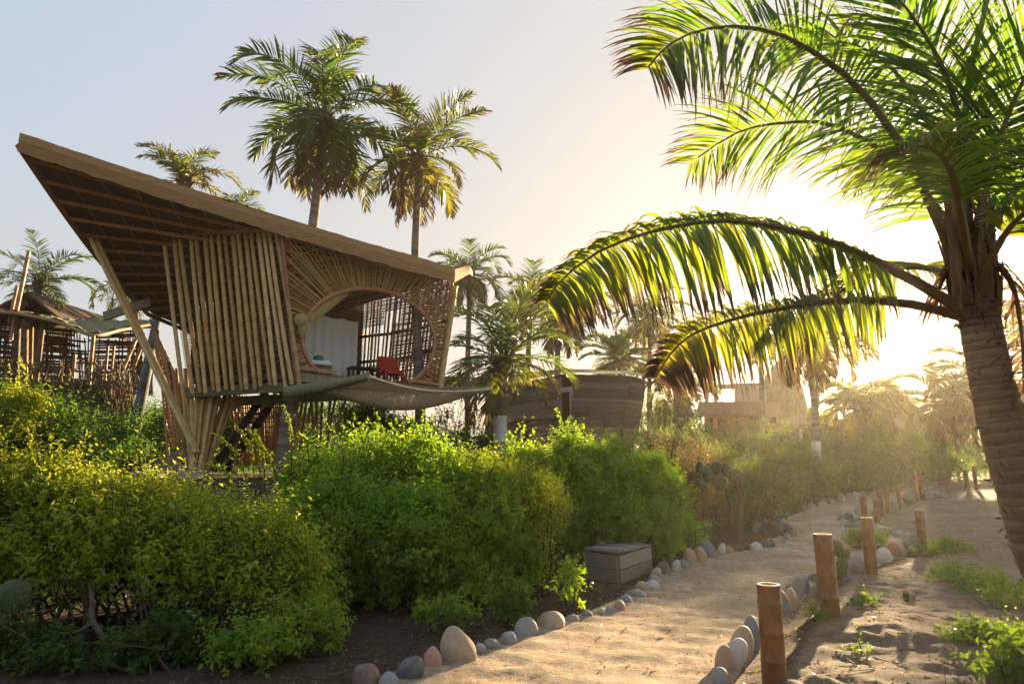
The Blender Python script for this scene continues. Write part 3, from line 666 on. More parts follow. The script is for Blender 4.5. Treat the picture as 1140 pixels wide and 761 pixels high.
# red chair
cp = P(435, 420, 21.2); cp[2] = FLZ
chair = empty('chair', cp, 'red upholstered chair standing inside the oval opening', 'chair')
fx, fy = nrm(V(.85, .5, 0)), nrm(V(.5, -.85, 0))
def cbox(c, sx, sy, sz, name, mat, tilt=0.0):
    mb = MB(); ax, ay, az = fx * sx, fy * sy + V(0, 0, tilt), V(0, 0, sz); mb.box(cp + fx * c[0] + fy * c[1] + V(0, 0, c[2]), ax, ay, az); o = mb.build(name, M[mat], chair)
    bv = o.modifiers.new('b', 'BEVEL'); bv.width = min(sx, sy, sz) * .5; bv.segments = 3; return o
cbox((0, .05, .38), .32, .32, .07, 'seat', 'redchair'); cbox((0, -.27, .66), .32, .06, .27, 'backrest', 'redchair')
for sx in (-.29, .29):
    cbox((sx, .33, .17), .03, .03, .17, 'leg', 'redchair'); cbox((sx, -.27, .17), .03, .03, .17, 'leg', 'redchair')
tp = P(404, 416, 21.2); tp[2] = FLZ
table = empty('side_table', tp, 'small dark wooden table left of the red chair', 'table')
mb = MB(); mb.box(tp + V(0, 0, .52), fx * .45, fy * .3, V(0, 0, .025)); mb.build('table_top', M['darkwood'], table)
for sx in (-.38, .38):
    for sy in (-.24, .24): mb = MB(); mb.box(tp + fx * sx + fy * sy + V(0, 0, .247), fx * .03, fy * .03, V(0, 0, .247)); mb.build('leg', M['darkwood'], table)
bp = P(345, 412, 19.6); bp[2] = FLZ
bed = empty('daybed', bp, 'low daybed with teal cushions behind the left lattice rods', 'bed')
mb = MB(); mb.box(bp + V(0, 0, .2), fx * .5, fy * .5, V(0, 0, .17)); mb.build('bed_frame', M['deck'], bed)
mb = MB(); mb.box(bp + V(0, 0, .43), fx * .48, fy * .48, V(0, 0, .06)); mb.build('mattress', M['curtain'], bed)
for k, o in enumerate((-.25, .15)): mb = MB(); mb.ell(bp + fx * o + fy * .3 + V(0, 0, .56), (.15, .1, .10), 14, 9); mb.build('cushion', M['teal'], bed, True)
# hammock net on two booms
c1 = P(331, 432, 17.9); t1 = P(411, 419, 16.3); c2 = P(489, 434, 20.9); t2 = P(547, 433, 19.5)
net = empty('hammock_net', (c1 + c2) / 2, 'slack woven rope net slung between two beams below the oval', 'net')
mb = MB(); mb.tube([c1 + V(-.25, .1, -.1), (c1 + t1) / 2 - V(0, 0, .06), t1], [.17, .14, .085], 10); mb.build('boom', M['beam'], net, True)
mb = MB(); mb.tube([c2, t2], [.09, .05], 8); mb.build('boom', M['beam'], net, True)
NU, NV = 52, 32
def netp(u, v):
    inn = onF(333, 433, .12) * (1 - u) + onF(488, 441, .12) * u; out = t1 * (1 - u) + t2 * u
    p = inn * (1 - v) + out * v; su = math.sin(math.pi * u); sag = su * .17 * v + .50 * math.sin(math.pi * v ** .85) * su ** .7
    return p - V(0, 0, sag) + (inn - out) * (.10 * su * v)
mb = MB()
for i in range(NU + 1): mb.tube([netp(i / NU, v) for v in np.linspace(0, 1, 14)], .016, 3, False)
for j in range(NV + 1): mb.tube([netp(u, j / NV) for u in np.linspace(0, 1, 26)], .016, 3, False)
mb.build('netting', M['rope'], net)
mb = MB(); mb.tube([netp(u, 1) for u in np.linspace(0, 1, 30)], .038, 6); mb.build('border_rope', M['rope'], net, True)

# ------------------------------------------------------------------ palms round the house
palm('coconut_palm', 'tallest coconut palm, its trunk growing up through the tree house roof', [gbase(316, 18.75), P(320, 470, 18.75), P(326, 420, 18.8), P(340, 320, 19.2), P(351, 230, 19.5), P(361, 135, 19.7)], .21, .12, 3.5, 25, 21, 'coconut palms through the tree house', nuts=5, leaf=.84, width=.036, fst=54, els=(86, -72), curve=1.35, dead=4, dry=.12, trunk_n=120, az0=.5)
palm('coconut_palm', 'slender coconut palm right of the tallest one with dead fronds along its trunk', [gbase(468, 21.2), P(468, 470, 21.2), P(465, 390, 21.25), P(462, 290, 21.35), P(467, 178, 21.5)], .17, .11, 3.0, 21, 33, 'coconut palms through the tree house', nuts=4, leaf=.74, width=.034, fst=50, els=(82, -50), curve=1.35, dead=7, dry=.28, trunk_n=120, az0=1.2)
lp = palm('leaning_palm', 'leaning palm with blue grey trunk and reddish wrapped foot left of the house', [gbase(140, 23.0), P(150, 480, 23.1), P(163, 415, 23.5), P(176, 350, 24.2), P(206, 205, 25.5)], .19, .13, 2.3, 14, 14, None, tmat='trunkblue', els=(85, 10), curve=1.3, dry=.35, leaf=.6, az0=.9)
bp_ = [gbase(140, 23.0, .0), P(145, 500, 23.05), P(148, 486, 23.1)]; mb = MB(); mb.tube(bp_, .235, 12); mb.build('foot_wrap', M['redsteel'], lp, True)
palm('background_palm', 'palm with round full crown above the far left hut', [gbase(35, 27), P(37, 450, 27), P(40, 380, 27), P(43, 318, 27)], .14, .11, 2.7, 17, 5, 'palms behind the tree house', dry=.1, dead=2, els=(80, -50), az0=.2)
palm('background_palm', 'palm half hidden behind the roof edge near the left strut', [gbase(160, 30), P(155, 400, 30), P(148, 318, 30)], .14, .11, 2.7, 15, 6, 'palms behind the tree house', dry=.2, els=(75, -55), az0=.8)
palm('background_palm', 'palm whose top fronds just clear the middle of the roof', [gbase(262, 34), P(262, 400, 34), P(264, 242, 34)], .14, .11, 1.9, 13, 8, 'palms behind the tree house', dry=.25, els=(85, -30))

# ------------------------------------------------------------------ hut at far left
hut = empty('lattice_hut', on(P(70, 520, 27)[0], 27), 'weathered lattice hut with sagging mat roof at the far left', 'hut')
def pts(l): return [P(*q) for q in l]
re_ = catmull(pts([(-60, 338, 24), (0, 347, 24), (20, 349, 24), (66, 359, 24.2), (103, 373, 24.0), (135, 367, 25.5), (168, 361, 27)]), 40)
rb_ = catmull(pts([(-60, 335, 30), (0, 345, 30), (30, 348, 30), (70, 352, 30), (112, 356, 29), (140, 359, 29), (168, 358, 29.5)]), 40)
mb = MB(); g_ = np.array([[a + (b - a) * t + V(0, 0, .04 * math.sin(i * 1.7 + t * 9)) for t in np.linspace(0, 1, 10)] for i, (a, b) in enumerate(zip(re_, rb_))])
mb.grid(g_); mb.grid(g_ + V(0, 0, .1)); mb.build('roof', M['oldthatch'], hut)
mb = MB(); mb.tube(re_, .07, 6); mb.build('eave_pole', M['bamboo'], hut, True)
mb = MB(); ga = pts([(-20, 352, 25), (30, 327, 26), (66, 357, 26)]); gb = [p + V(.6, 4, -.1) for p in ga]
mb.grid(np.array([ga, gb])); mb.grid(np.array([[p + V(0, 0, .12) for p in ga], [p + V(0, 0, .12) for p in gb]])); mb.grid(np.array([ga, [p + V(0, 0, .12) for p in ga]])); mb.build('gable', M['weave'], hut)
for (a, b, r) in (((32, 280, 24.5), (12, 378, 24.3), .07), ((19, 318, 24.6), (10, 360, 24.5), .06), ((104, 373, 24.0), (99, 428, 24.2), .065), ((83, 395, 26), (81, 424, 26), .06), ((160, 378, 26), (138, 436, 26), .07), ((152, 376, 26.4), (124, 440, 26), .07), ((120, 385, 26.4), (116, 432, 26.4), .05), ((127, 385, 26.4), (122, 432, 26.4), .05), ((48, 358, 24.5), (40, 428, 24.5), .08), ((20, 352, 24.3), (16, 440, 24.3), .11), ((28, 355, 24.3), (27, 440, 24.3), .11), ((35, 355, 25), (33, 440, 25), .08)):
    mb = MB(); mb.bamboo(P(*b), P(*a), r, 7); mb.build('post', M['weave' if r > .075 else 'purlin'], hut, True)
def hutwall(cs, nv, nh, drop):
    p = pts(cs); mb = MB()
    def Q(u, v): return (p[0] * (1 - u) + p[1] * u) * (1 - v) + (p[3] * (1 - u) + p[2] * u) * v
    for i in range(nv):
        u = (i + rng.uniform()) / nv
        if rng.uniform() > drop: mb.tube([Q(u, 0), Q(u + rng.normal() * .03, rng.uniform(.6, 1))], .03, 4, b=rng.uniform())
    for j in range(nh):
        v = (j + .5) / nh; u0 = rng.uniform(0, .15); mb.tube([Q(u0, v), Q(rng.uniform(.8, 1), v + rng.normal() * .03)], .045, 4, b=rng.uniform())
    mb.build('lattice_wall', M['weave'], hut)
hutwall([(-60, 440, 28), (100, 440, 28), (100, 366, 28), (-60, 346, 28)], 110, 44, .05)
hutwall([(95, 442, 29), (170, 440, 29), (172, 364, 29), (100, 366, 29)], 44, 26, .25)
mb = MB(); mb.grid(np.array([pts([(-60, 425, 26), (60, 420, 25.5), (150, 425, 25.8)]), pts([(-60, 470, 26), (60, 470, 25.5), (150, 470, 25.8)])])); mb.build('wall_skirt', M['palmthatch'], hut)
mb = MB()
for k in range(260):
    px = rng.uniform(-10, 152); a = P(px, rng.uniform(398, 432), rng.uniform(24.6, 25.4)); mb.sticks([a], [a + V(rng.normal() * .25, rng.normal() * .1, -rng.uniform(.5, 1.3))], .028)
mb.build('hanging_thatch', M['palmthatch'], hut)

# ------------------------------------------------------------------ shrubs
def shrub(name, label, blobs, n, leaf, mat='shrub', k=9, slen=.28, zmin=0.0, fill=.5, group=None, cat='shrub', stems=8, aspect=.3, seed=0, trim=None, stem_mat='twig', upb=.55, spiky=.10, shoots=0):
    global rng
    keep = rng; rng = np.random.default_rng(seed + 100)
    B = np.array(blobs, float); vol = np.array([b[3] * b[4] + b[4] * b[5] + b[3] * b[5] for b in B]); pr_ = vol / vol.sum()
    c = B[:, :3].mean(0); base = on(c[0], c[1]); root = empty(name, base, label, cat, group)
    nsub = 15; SBl = []
    for b in B:
        e = nrm(rng.normal(size=(nsub, 3))); e[:, 2] = np.where(e[:, 2] < -.5, -e[:, 2], e[:, 2]); rr_ = rng.uniform(.20, .42, (nsub, 1)); SBl.append(np.hstack([b[:3] + e * b[3:6] * rng.uniform(.68, 1.0, (nsub, 1)), b[3:6] * rr_ * V(1, 1, .95)])); SBl.append(np.hstack([b[:3], b[3:6] * .72])[None])
    B0 = B; B = np.vstack(SBl); vol = B[:, 3] * B[:, 4]; pr_ = vol / vol.sum()
    idx = rng.choice(len(B), n, p=pr_); d = nrm(rng.normal(size=(n, 3))); d[:, 2] = np.where(d[:, 2] < -.75, -d[:, 2], d[:, 2])
    lump = 1 + .13 * np.sin(d @ np.array([5, 3, 4.]) + idx * 2.1) + .10 * np.sin(d @ np.array([-9, 7, 8.]) + idx)
    rad = np.where(rng.uniform(size=n) < fill, rng.uniform(.55, .95, n), rng.uniform(.92, 1.05, n)) * lump
    p = B[idx, :3] + d * B[idx, 3:6] * rad[:, None]
    gz_ = gz(p[:, 0], p[:, 1]); ok = p[:, 2] > gz_ + zmin + rng.uniform(0, .25, n) * (zmin > .05)
    if trim is not None: ok &= trim(p)
    p = p[ok]; d = d[ok]; n = len(p)
    sd = nrm(d * .55 + V(0, 0, upb) + rng.normal(size=(n, 3)) * .45)
    L = slen * rng.uniform(.5, 1.3, n); tall = rng.uniform(size=n) < spiky; L[tall] *= rng.uniform(1.4, 2.3, tall.sum()); sd[tall] = nrm(sd[tall] + V(0, 0, .8))
    bendv = nrm(rng.normal(size=(n, 3))) * .25
    ff = (np.arange(k) + .6) / k
    pos = p[:, None] + sd[:, None] * (L[:, None] * ff)[..., None] + bendv[:, None] * (L[:, None] * ff ** 2)[..., None]
    perp = nrm(np.cross(sd, rng.normal(size=(n, 3)))); per2 = np.cross(sd, perp)
    ph = (np.arange(k) * 2.4)[None, :] + rng.uniform(0, 6.28, (n, 1)); ld = perp[:, None] * np.cos(ph)[..., None] + per2[:, None] * np.sin(ph)[..., None] + sd[:, None] * .55 + rng.normal(size=(n, k, 3)) * .25
    nv = nrm(sd[:, None] + V(0, 0, .5) + rng.normal(size=(n, k, 3)) * .35)
    cv = rng.uniform(0, 1, len(B)); cs = rng.uniform(.7, 1.35, len(B)); ci = idx[ok]
    ls = leaf * rng.uniform(.5, 1.3, (n, k)) * (1 - .35 * ff ** 2) * cs[ci][:, None]
    mb = MB(); mb.leaves(pos.reshape(-1, 3), ld.reshape(-1, 3), nv.reshape(-1, 3), ls.ravel(), ls.ravel() * aspect, b=np.repeat(cv[ci], k))
    if shoots:                                           # stray arching shoots that break the outline
        tpi = np.argsort(-(p[:, 2] + rng.uniform(0, .5, n) * B0[:, 5].mean()))[:max(shoots * 6, 1)]; tpi = rng.choice(tpi, min(shoots, len(tpi)), False); sh = MB()
        for q in tpi:
            a = rng.uniform(0, 6.28); l_ = slen * rng.uniform(1.2, 2.6); e = p[q] + V(math.cos(a) * .35, math.sin(a) * .35, rng.uniform(.5, 1)) * l_; pp = catmull([p[q] - V(0, 0, .1), (p[q] + e) / 2 + V(0, 0, .12 * l_), e], 12); sh.tube(pp, np.linspace(.005, .0015, 12), 4)
            m_ = int(l_ / leaf * 2.2); t_ = np.clip((np.arange(m_) / m_) ** .8 * 11, 0, 10.99).astype(int); mb.leaves(pp[t_] , rng.normal(size=(m_, 3)) * .8 + V(0, 0, .5), rng.normal(size=(m_, 3)), leaf * rng.uniform(.5, .95, m_), leaf * aspect * .8, b=rng.uniform(.4, 1))
        sh.build('shoots', M[stem_mat], root)
    mb.build('foliage', M[mat], root)
    sb = MB(); sel = rng.uniform(size=n) < .16; sb.sticks(p[sel], (p + sd * L[:, None] + bendv * L[:, None])[sel], .004 + leaf * .03, .0015)
    for b in B0:
        for q in range(stems):
            a = rng.uniform(0, 6.28); g0 = on(b[0] + rng.normal() * b[3] * .3, b[1] + rng.normal() * b[4] * .3, -.03); e = b[:3] + V(math.cos(a) * b[3], math.sin(a) * b[4], rng.uniform(-.1, .7) * b[5]) * .9
            mid = (g0 + e) / 2 + rng.normal(size=3) * .12 * b[5]; r_ = .012 + .012 * rng.uniform(); sb.tube(catmull([g0, mid, e], 7), np.linspace(r_, r_ * .35, 7), 5)
    sb.build('stems', M[stem_mat], root)
    rng = keep
    return root
def bl(px, Yd, z, rx, ry, rz): p = P(px, HOR, Yd); return (p[0], Yd, float(gz(p[0], Yd)) + z, rx, ry, rz)

shrub('hedge', 'long front hedge with yellow green sunlit top and dark bare understorey', [bl(-35, 6.3, .95, .7, .55, .46), bl(25, 6.4, .84, .45, .5, .48), bl(75, 6.6, .88, .5, .5, .44), bl(128, 6.5, .78, .45, .5, .44), bl(185, 6.8, .74, .5, .5, .42), bl(238, 6.8, .66, .45, .5, .42), bl(285, 6.6, .54, .42, .45, .44), bl(150, 7.5, .75, 1.0, .45, .38), bl(322, 6.5, .42, .34, .4, .42), bl(345, 6.4, .25, .24, .3, .3), bl(262, 6.2, .45, .35, .3, .35), bl(60, 6.1, .62, .35, .3, .3), bl(112, 6.0, .52, .16, .15, .25), bl(180, 6.0, .42, .12, .12, .34), bl(20, 6.0, .5, .2, .15, .22)],
      9500, .062, 'hedge', 9, .27, .22, .3, cat='hedge', stems=4, aspect=.25, seed=1, spiky=.12, shoots=70)
shrub('shrub', 'dark leaf fill added under the front hedge to stand for shade', [bl(-10, 7.3, .3, .7, .4, .42), bl(80, 7.4, .3, .7, .4, .42), bl(170, 7.5, .3, .7, .4, .42), bl(250, 7.4, .3, .6, .4, .42)], 3000, .055, 'darkshrub', 9, .26, 0, .3, 'shrubs along the path', stems=4, seed=22, aspect=.3)  # added fill, hides the lit ground so the understorey reads as shade
shrub('seedling', 'dim low plant in the shade below the middle of the front hedge', [bl(205, 5.7, .08, .3, .2, .16), bl(165, 5.5, .05, .2, .15, .1)], 260, .055, 'darkshrub', 8, .2, 0, .3, 'small plants on the soil', 'plant', 3, .34, 23)
shrub('seedling', 'dim low plant in the shade beside the cactus at the left edge', [bl(50, 5.6, .06, .3, .2, .13), bl(90, 5.4, .03, .2, .15, .08)], 220, .055, 'darkshrub', 8, .2, 0, .3, 'small plants on the soil', 'plant', 3, .34, 24)
shrub('shrub', 'low leafy shrub at the right foot of the front hedge', [bl(345, 5.9, .14, .28, .25, .2), bl(300, 5.6, .08, .3, .25, .11), bl(372, 6.2, .1, .15, .15, .2)], 620, .05, 'shrub', 9, .2, 0, .3, 'shrubs along the path', stems=5, seed=2)
shrub('shrub', 'large green shrub in the middle, in front of the tree house net', [bl(350, 9.5, .72, .62, .7, .66), bl(400, 9.3, .92, .7, .75, .72), bl(455, 9.1, .9, .7, .7, .72), bl(375, 8.3, .58, .65, .65, .60), bl(450, 8.0, .62, .7, .65, .58), bl(515, 9.0, .72, .6, .6, .68), bl(545, 8.4, .55, .45, .55, .52), bl(325, 8.9, .40, .4, .5, .42), bl(385, 7.8, .28, .5, .4, .36), bl(450, 7.7, .26, .5, .35, .34), bl(515, 7.9, .26, .5, .35, .34), bl(565, 8.3, .28, .4, .35, .32)], 15000, .058, 'shrub', 9, .25, 0, .3, 'shrubs along the path', stems=4, seed=3, aspect=.32, shoots=80)
shrub('shrub', 'thin shrub with bare twisted twigs left of the wooden crate', [bl(582, 8.5, .85, .4, .45, .5), bl(555, 8.9, .85, .45, .5, .55), bl(602, 8.9, .85, .25, .3, .35)], 1400, .05, 'hedge', 8, .28, .22, .3, 'shrubs along the path', stems=12, seed=4)
shrub('shrub', 'broad bright shrub behind the wooden crate', [bl(575, 11.2, .82, .7, .6, .72), bl(630, 11.3, .95, .75, .65, .76), bl(688, 11.6, .9, .7, .65, .76), bl(732, 12.2, .72, .5, .55, .66), bl(665, 10.7, .5, .6, .4, .5), bl(715, 11.3, .38, .5, .45, .42), bl(752, 12.3, .32, .4, .35, .36), bl(610, 10.4, .42, .55, .4, .45)], 12000, .062, 'shrub', 9, .26, 0, .3, 'shrubs along the path', stems=4, seed=5, aspect=.34, shoots=70)
shrub('shrub', 'dry brown shrub with feathery seed heads left of the cactus', [bl(752, 14.2, .85, .5, .4, .75), bl(782, 15.2, .8, .5, .4, .75)], 2600, .055, 'dryshrub', 9, .4, 0, .4, 'shrubs along the path', stems=14, seed=6, aspect=.22, spiky=.25, shoots=40)
shrub('seedling', 'small seedling standing in front of the left crate corner', [bl(632, 7.6, .24, .12, .12, .24)], 60, .065, 'shrub', 7, .14, 0, .3, 'small plants on the soil', 'plant', 3, .34, 7)
shrub('seedling', 'low leafy clump on bare soil near the path bend stones', [bl(570, 7.0, .13, .16, .15, .16)], 200, .055, 'cover', 7, .14, 0, .3, 'small plants on the soil', 'plant', 3, .34, 8)
shrub('seedling', 'spreading dark clump under the middle shrub above the large tan stone', [bl(500, 6.7, .1, .3, .2, .12)], 160, .05, 'shrub', 7, .12, 0, .3, 'small plants on the soil', 'plant', 3, .34, 9)
# tall yellow green sprigs in front of the house legs
sp = empty('sprig_plant', gbase(278, 8.6), 'upright yellow green sprigs rising before the bamboo legs', 'plant')
lb, sb = MB(), MB()
for (x0, y0, x1, y1) in ((285, 535, 238, 482), (288, 530, 262, 474), (292, 530, 276, 476), (296, 535, 283, 480), (318, 530, 276, 490), (325, 520, 316, 452), (270, 540, 230, 517), (345, 510, 332, 482)):
    pp = catmull([P(x0, y0, 8.7) - V(0, 0, .4), P((x0 + x1) / 2 + 4, (y0 + y1) / 2, 8.6), P(x1, y1, 8.55)], 20); sb.tube(pp, np.linspace(.008, .003, 20), 4)
    for f in np.linspace(.25, 1, 40):
        q = pp[int(f * 19)]; n_ = 3; a = rng.normal(size=(n_, 3)); lb.leaves(np.repeat(q[None], n_, 0), a + V(0, 0, .5), rng.normal(size=(n_, 3)), .045 * rng.uniform(.6, 1.2, n_), .013)
lb.build('foliage', M['hedge'], sp); sb.build('stems', M['twig'], sp)
# shrubs behind: left thicket, under the house, along the far path
for i, (lab, blobs, n, leaf, mt) in enumerate([
    ('dark thicket below the far left hut', [bl(-20, 18, .3, 1.8, 1.2, 1.1), bl(60, 19, .5, 1.8, 1.2, 1.3), bl(130, 21, .4, 1.3, 1.2, 1.2), bl(190, 23, .8, 1.2, 1, 1.3), bl(10, 22, 1.0, 1.6, 1.2, 1.3)], 4200, .10, 'darkshrub'),
    ('yellow leafed shrub at the far left edge below the hut', [bl(8, 17.5, 1.5, .7, .6, .55), bl(-15, 17.3, 1.1, .7, .6, .5)], 900, .09, 'hedge'),
    ('dark rounded shrub below the rope net', [bl(405, 24, 1.2, 1.3, 1, 1.2), bl(455, 24.5, 1.1, 1.3, 1, 1.1), bl(430, 23, .8, 1.1, 1, .9)], 2600, .10, 'darkshrub'),
    ('dark shrub behind the trunk with white painted foot', [bl(500, 26.5, 1.1, 1.3, 1, 1.6), bl(535, 26, .9, 1.2, 1, 1.3), bl(590, 25, .3, 1.4, 1, .7)], 2600, .10, 'darkshrub'),
    ('tall hazy trees between timber house and orange building', [bl(735, 42, 2.0, 1.8, 1.2, 2.3), bl(765, 44, 1.8, 1.8, 1.2, 2.1)], 2200, .15, 'farleaf'),
    ('grey green shrub right of the timber house', [bl(745, 24, .9, 1.3, 1.2, 1.2), bl(790, 23, .7, 1.2, 1.1, 1.1)], 2400, .10, 'farleaf'),
    ('hazy shrub with sunlit rim behind the cactus', [bl(800, 17, .55, .9, .9, .95), bl(830, 17.5, .5, .9, .9, .8)], 2200, .075, 'farleaf'),
    ('brownish shrub between cactus and banded palm', [bl(860, 21, .55, .9, .8, .85), bl(890, 24, .7, 1.0, .9, .95)], 1900, .09, 'farleaf'),
    ('leafy shrub just right of the banded palm foot', [bl(935, 27, .9, 1.4, 1, 1.2), bl(975, 28, .8, 1.2, 1, 1.3)], 2300, .11, 'farleaf'),
    ('dark shrub at the far end of the path', [bl(1000, 32, 1.1, 1.3, 1.2, 1.3), bl(1030, 36, 1.1, 1.5, 1.2, 1.2)], 1800, .12, 'darkshrub'),
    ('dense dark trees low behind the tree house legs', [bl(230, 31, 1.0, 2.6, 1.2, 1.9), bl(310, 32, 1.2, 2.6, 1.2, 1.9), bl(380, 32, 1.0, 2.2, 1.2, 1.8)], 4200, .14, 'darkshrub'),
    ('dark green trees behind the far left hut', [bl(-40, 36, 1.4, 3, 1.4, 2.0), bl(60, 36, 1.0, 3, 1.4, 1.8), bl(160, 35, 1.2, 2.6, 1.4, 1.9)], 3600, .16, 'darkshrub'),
    ('dark shrub row on the far sand under the low sun', [bl(1035, 42, .7, 1.6, 1, 1.1), bl(1075, 44, .8, 2.0, 1, 1.3), bl(1120, 44, .9, 2.0, 1, 1.5), bl(1165, 42, .9, 2.0, 1, 1.5)], 2600, .14, 'darkshrub'),
    ('pale shrub below the orange building', [bl(810, 34, 1.1, 2.2, 1.2, 1.4), bl(860, 36, 1.0, 2.2, 1.2, 1.4)], 2200, .14, 'farleaf')]):
    shrub('background_shrub', lab, blobs, n, leaf, mt, 9, leaf * 5, 0, .45, 'shrubs in the background', stems=3, seed=30 + i, aspect=.32, shoots=14)
# ground plants on the sand at right
for i, (lab, blobs, n, leaf) in enumerate([
    ('long creeping plant across the sand right of the bamboo posts', [bl(1062, 9.0, .02, .42, .3, .13), bl(1100, 8.4, .02, .45, .3, .12), bl(1130, 7.6, .02, .42, .25, .11), bl(1045, 9.8, .03, .3, .25, .13)], 620, .055),
    ('dark creeping plant in the middle of the sand', [bl(1062, 6.1, .02, .26, .18, .10), bl(1090, 6.15, .02, .2, .16, .07)], 260, .05),
    ('bright broad leafed plant in the bottom right corner', [bl(1118, 5.1, .05, .25, .2, .13), bl(1148, 5.15, .06, .25, .25, .16)], 300, .075),
    ('small tuft beside the standing bamboo post in the sand', [bl(932, 5.9, .0, .11, .07, .03)], 26, .035),
    ('yellow green tuft among stones beside the far posts', [bl(955, 13.2, .08, .4, .3, .15)], 260, .06),
    ('green tuft at the foot of the pale bamboo post', [bl(1045, 12.6, .04, .4, .3, .12), bl(1022, 12.2, .03, .2, .2, .1)], 260, .055),
    ('weed at the foot of the second bamboo post by the path stones', [bl(899, 7.0, .03, .10, .08, .08), bl(950, 7.7, .03, .11, .08, .07)], 80, .042)]):
    shrub('ground_plant', lab, blobs, n, leaf, 'cover', 7, leaf * 3.2, 0, .4, 'ground plants on the sand', 'plant', 3, .36, 60 + i, spiky=.03, upb=.5)
# bare branches under the front hedge
br = empty('dead_branch', onG(-3.2, 5.6), 'bare crooked branch lying in the dark under the front hedge', 'branch')
mb = MB(); mb.tube(catmull([P(125, 740, 5.6), P(115, 710, 5.55), P(103, 690, 5.6), P(102, 660, 5.8), P(95, 640, 6.1)], 16), np.linspace(.028, .018, 16), 7); mb.tube(catmull([P(104, 693, 5.6), P(85, 703, 5.5), P(66, 705, 5.4)], 8), np.linspace(.018, .01, 8), 6)
for k in range(11):
    a = P(rng.uniform(5, 250), rng.uniform(690, 755), rng.uniform(5.3, 5.9)); a[2] = max(a[2], .02); mb.tube(catmull([a, a + V(rng.normal() * .25, rng.normal() * .1, rng.uniform(0, .2)), a + V(rng.normal() * .5, rng.normal() * .15, rng.uniform(0, .35))], 7), np.linspace(.007, .002, 7), 4)
mb.build('wood', M['twig'], br, True)

# ------------------------------------------------------------------ centre and right background buildings
tim = empty('timber_house', on(P(640, 520, 31)[0], 32), 'grey timber clad house with curved plank wall and dark doorway', 'house')
rows = 30
for (x0, x1, d0, d1, yt0, yt1, lean) in ((701, 719, 30.0, 30.9, 418, 422, 0), (636, 701, 30.8, 30.0, 416, 418, 0), (540, 626, 31.5, 30.9, 432, 417, 0)):
    mb = MB()
    for j in range(rows):
        f0 = j / rows; f1 = (j + .93) / rows; o = rng.uniform(-.03, .03); bv = rng.uniform(); bul = .9 * math.sin(math.pi * min(1, f0 * 1.1)); pull = 14 * (1 - f0) ** 1.5 if x1 > 700.5 or x0 > 690 else 0
        cols = 6; q = []
        for i in range(cols + 1):
            u = i / cols; x = x0 + (x1 - x0) * u - pull * (1 if x0 > 690 else u); d = d0 + (d1 - d0) * u - bul + o; yt = yt0 + (yt1 - yt0) * u; yb = 505
            a = P(x, yb + (yt - yb) * f0, d); b = P(x, yb + (yt - yb) * f1, d + rng.uniform(0, .04)); q.append([a, b, b + V(0, .12, 0), a + V(0, .12, 0)])
        mb.grid(np.array(q), b=bv, wrap=True)
    mb.build('plank_wall', M['brownplank'], tim)
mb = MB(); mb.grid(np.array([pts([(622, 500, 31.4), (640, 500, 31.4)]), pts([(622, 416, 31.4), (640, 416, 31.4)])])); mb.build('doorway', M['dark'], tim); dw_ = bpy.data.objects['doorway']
mb = MB(); mb.beam(P(637, 500, 30.2), P(636, 434, 30.3), .16, .16, (0, 1, 0)); mb.beam(P(623, 434, 30.3), P(637, 433, 30.3), .16, .2); mb.build('door_frame', M['concrete'], dw_)
for (a, b, c, d) in ((640, 655, 459, 470), (672, 684, 464, 475)):
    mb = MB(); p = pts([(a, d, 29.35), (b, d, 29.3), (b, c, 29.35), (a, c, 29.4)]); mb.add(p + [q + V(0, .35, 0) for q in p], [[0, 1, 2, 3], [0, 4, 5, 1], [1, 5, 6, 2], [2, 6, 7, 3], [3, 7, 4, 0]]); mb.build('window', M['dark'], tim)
mb = MB(); mb.grid(np.array([pts([(480, 432, 33), (545, 430, 31.3), (626, 415, 30.7), (700, 416, 29.8), (719, 419, 30.5)]), pts([(480, 418, 36), (545, 420, 36), (626, 410, 36), (700, 413, 36), (719, 417, 36)])])); mb.build('roof', M['palmthatch'], tim)
mb = MB()
for k in range(3): mb.tube([P(550, 492 - k * 6, 29.2), P(602, 464 - k * 6, 29.4)], .03, 5)
mb.tube([P(514, 487, 29), P(552, 487, 29.2)], .04, 5)
for x in (516, 534, 552): mb.tube([P(x, 500, 29.1), P(x, 485, 29.1)], .035, 5)
mb.build('handrail', M['purlin'], tim, True)

ob = empty('orange_building', on(P(825, 520, 47)[0], 48), 'orange plastered building with round balcony and roof pergola', 'house')
def ringpts(px0, px1, py, d, bul, n=17): return [P(px0 + (px1 - px0) * u, py, d - bul * math.sin(math.pi * u)) for u in np.linspace(0, 1, n)]
mb = MB(); a = ringpts(779, 868, 461, 46, 3); b = ringpts(779, 868, 447, 46, 3); mb.grid(np.array([a, b, [q + V(0, .3, 0) for q in b], [q + V(0, 1.0, -.1) for q in a]])); mb.build('balcony', M['orangewall'], ob)
mb = MB(); a = ringpts(784, 866, 520, 46.5, 2); b = ringpts(784, 866, 460, 46.5, 2); mb.grid(np.array([a, b])); mb.build('wall', M['orangewall'], ob)
for (x0, x1, y0, y1) in ((788, 796, 465, 486), (801, 812, 465, 486), (826, 846, 464, 482), (853, 864, 464, 480)):
    mb = MB(); u = ((x0 + x1) / 2 - 784) / 82; d = 46.4 - 2 * math.sin(math.pi * u); p = pts([(x0, y1, d), (x1, y1, d), (x1, y0, d), (x0, y0, d)]); mb.add(p + [q + V(0, .5, 0) for q in p], [[0, 1, 2, 3], [0, 4, 5, 1], [1, 5, 6, 2], [2, 6, 7, 3], [3, 7, 4, 0]]); mb.build('window', M['dark'], ob)
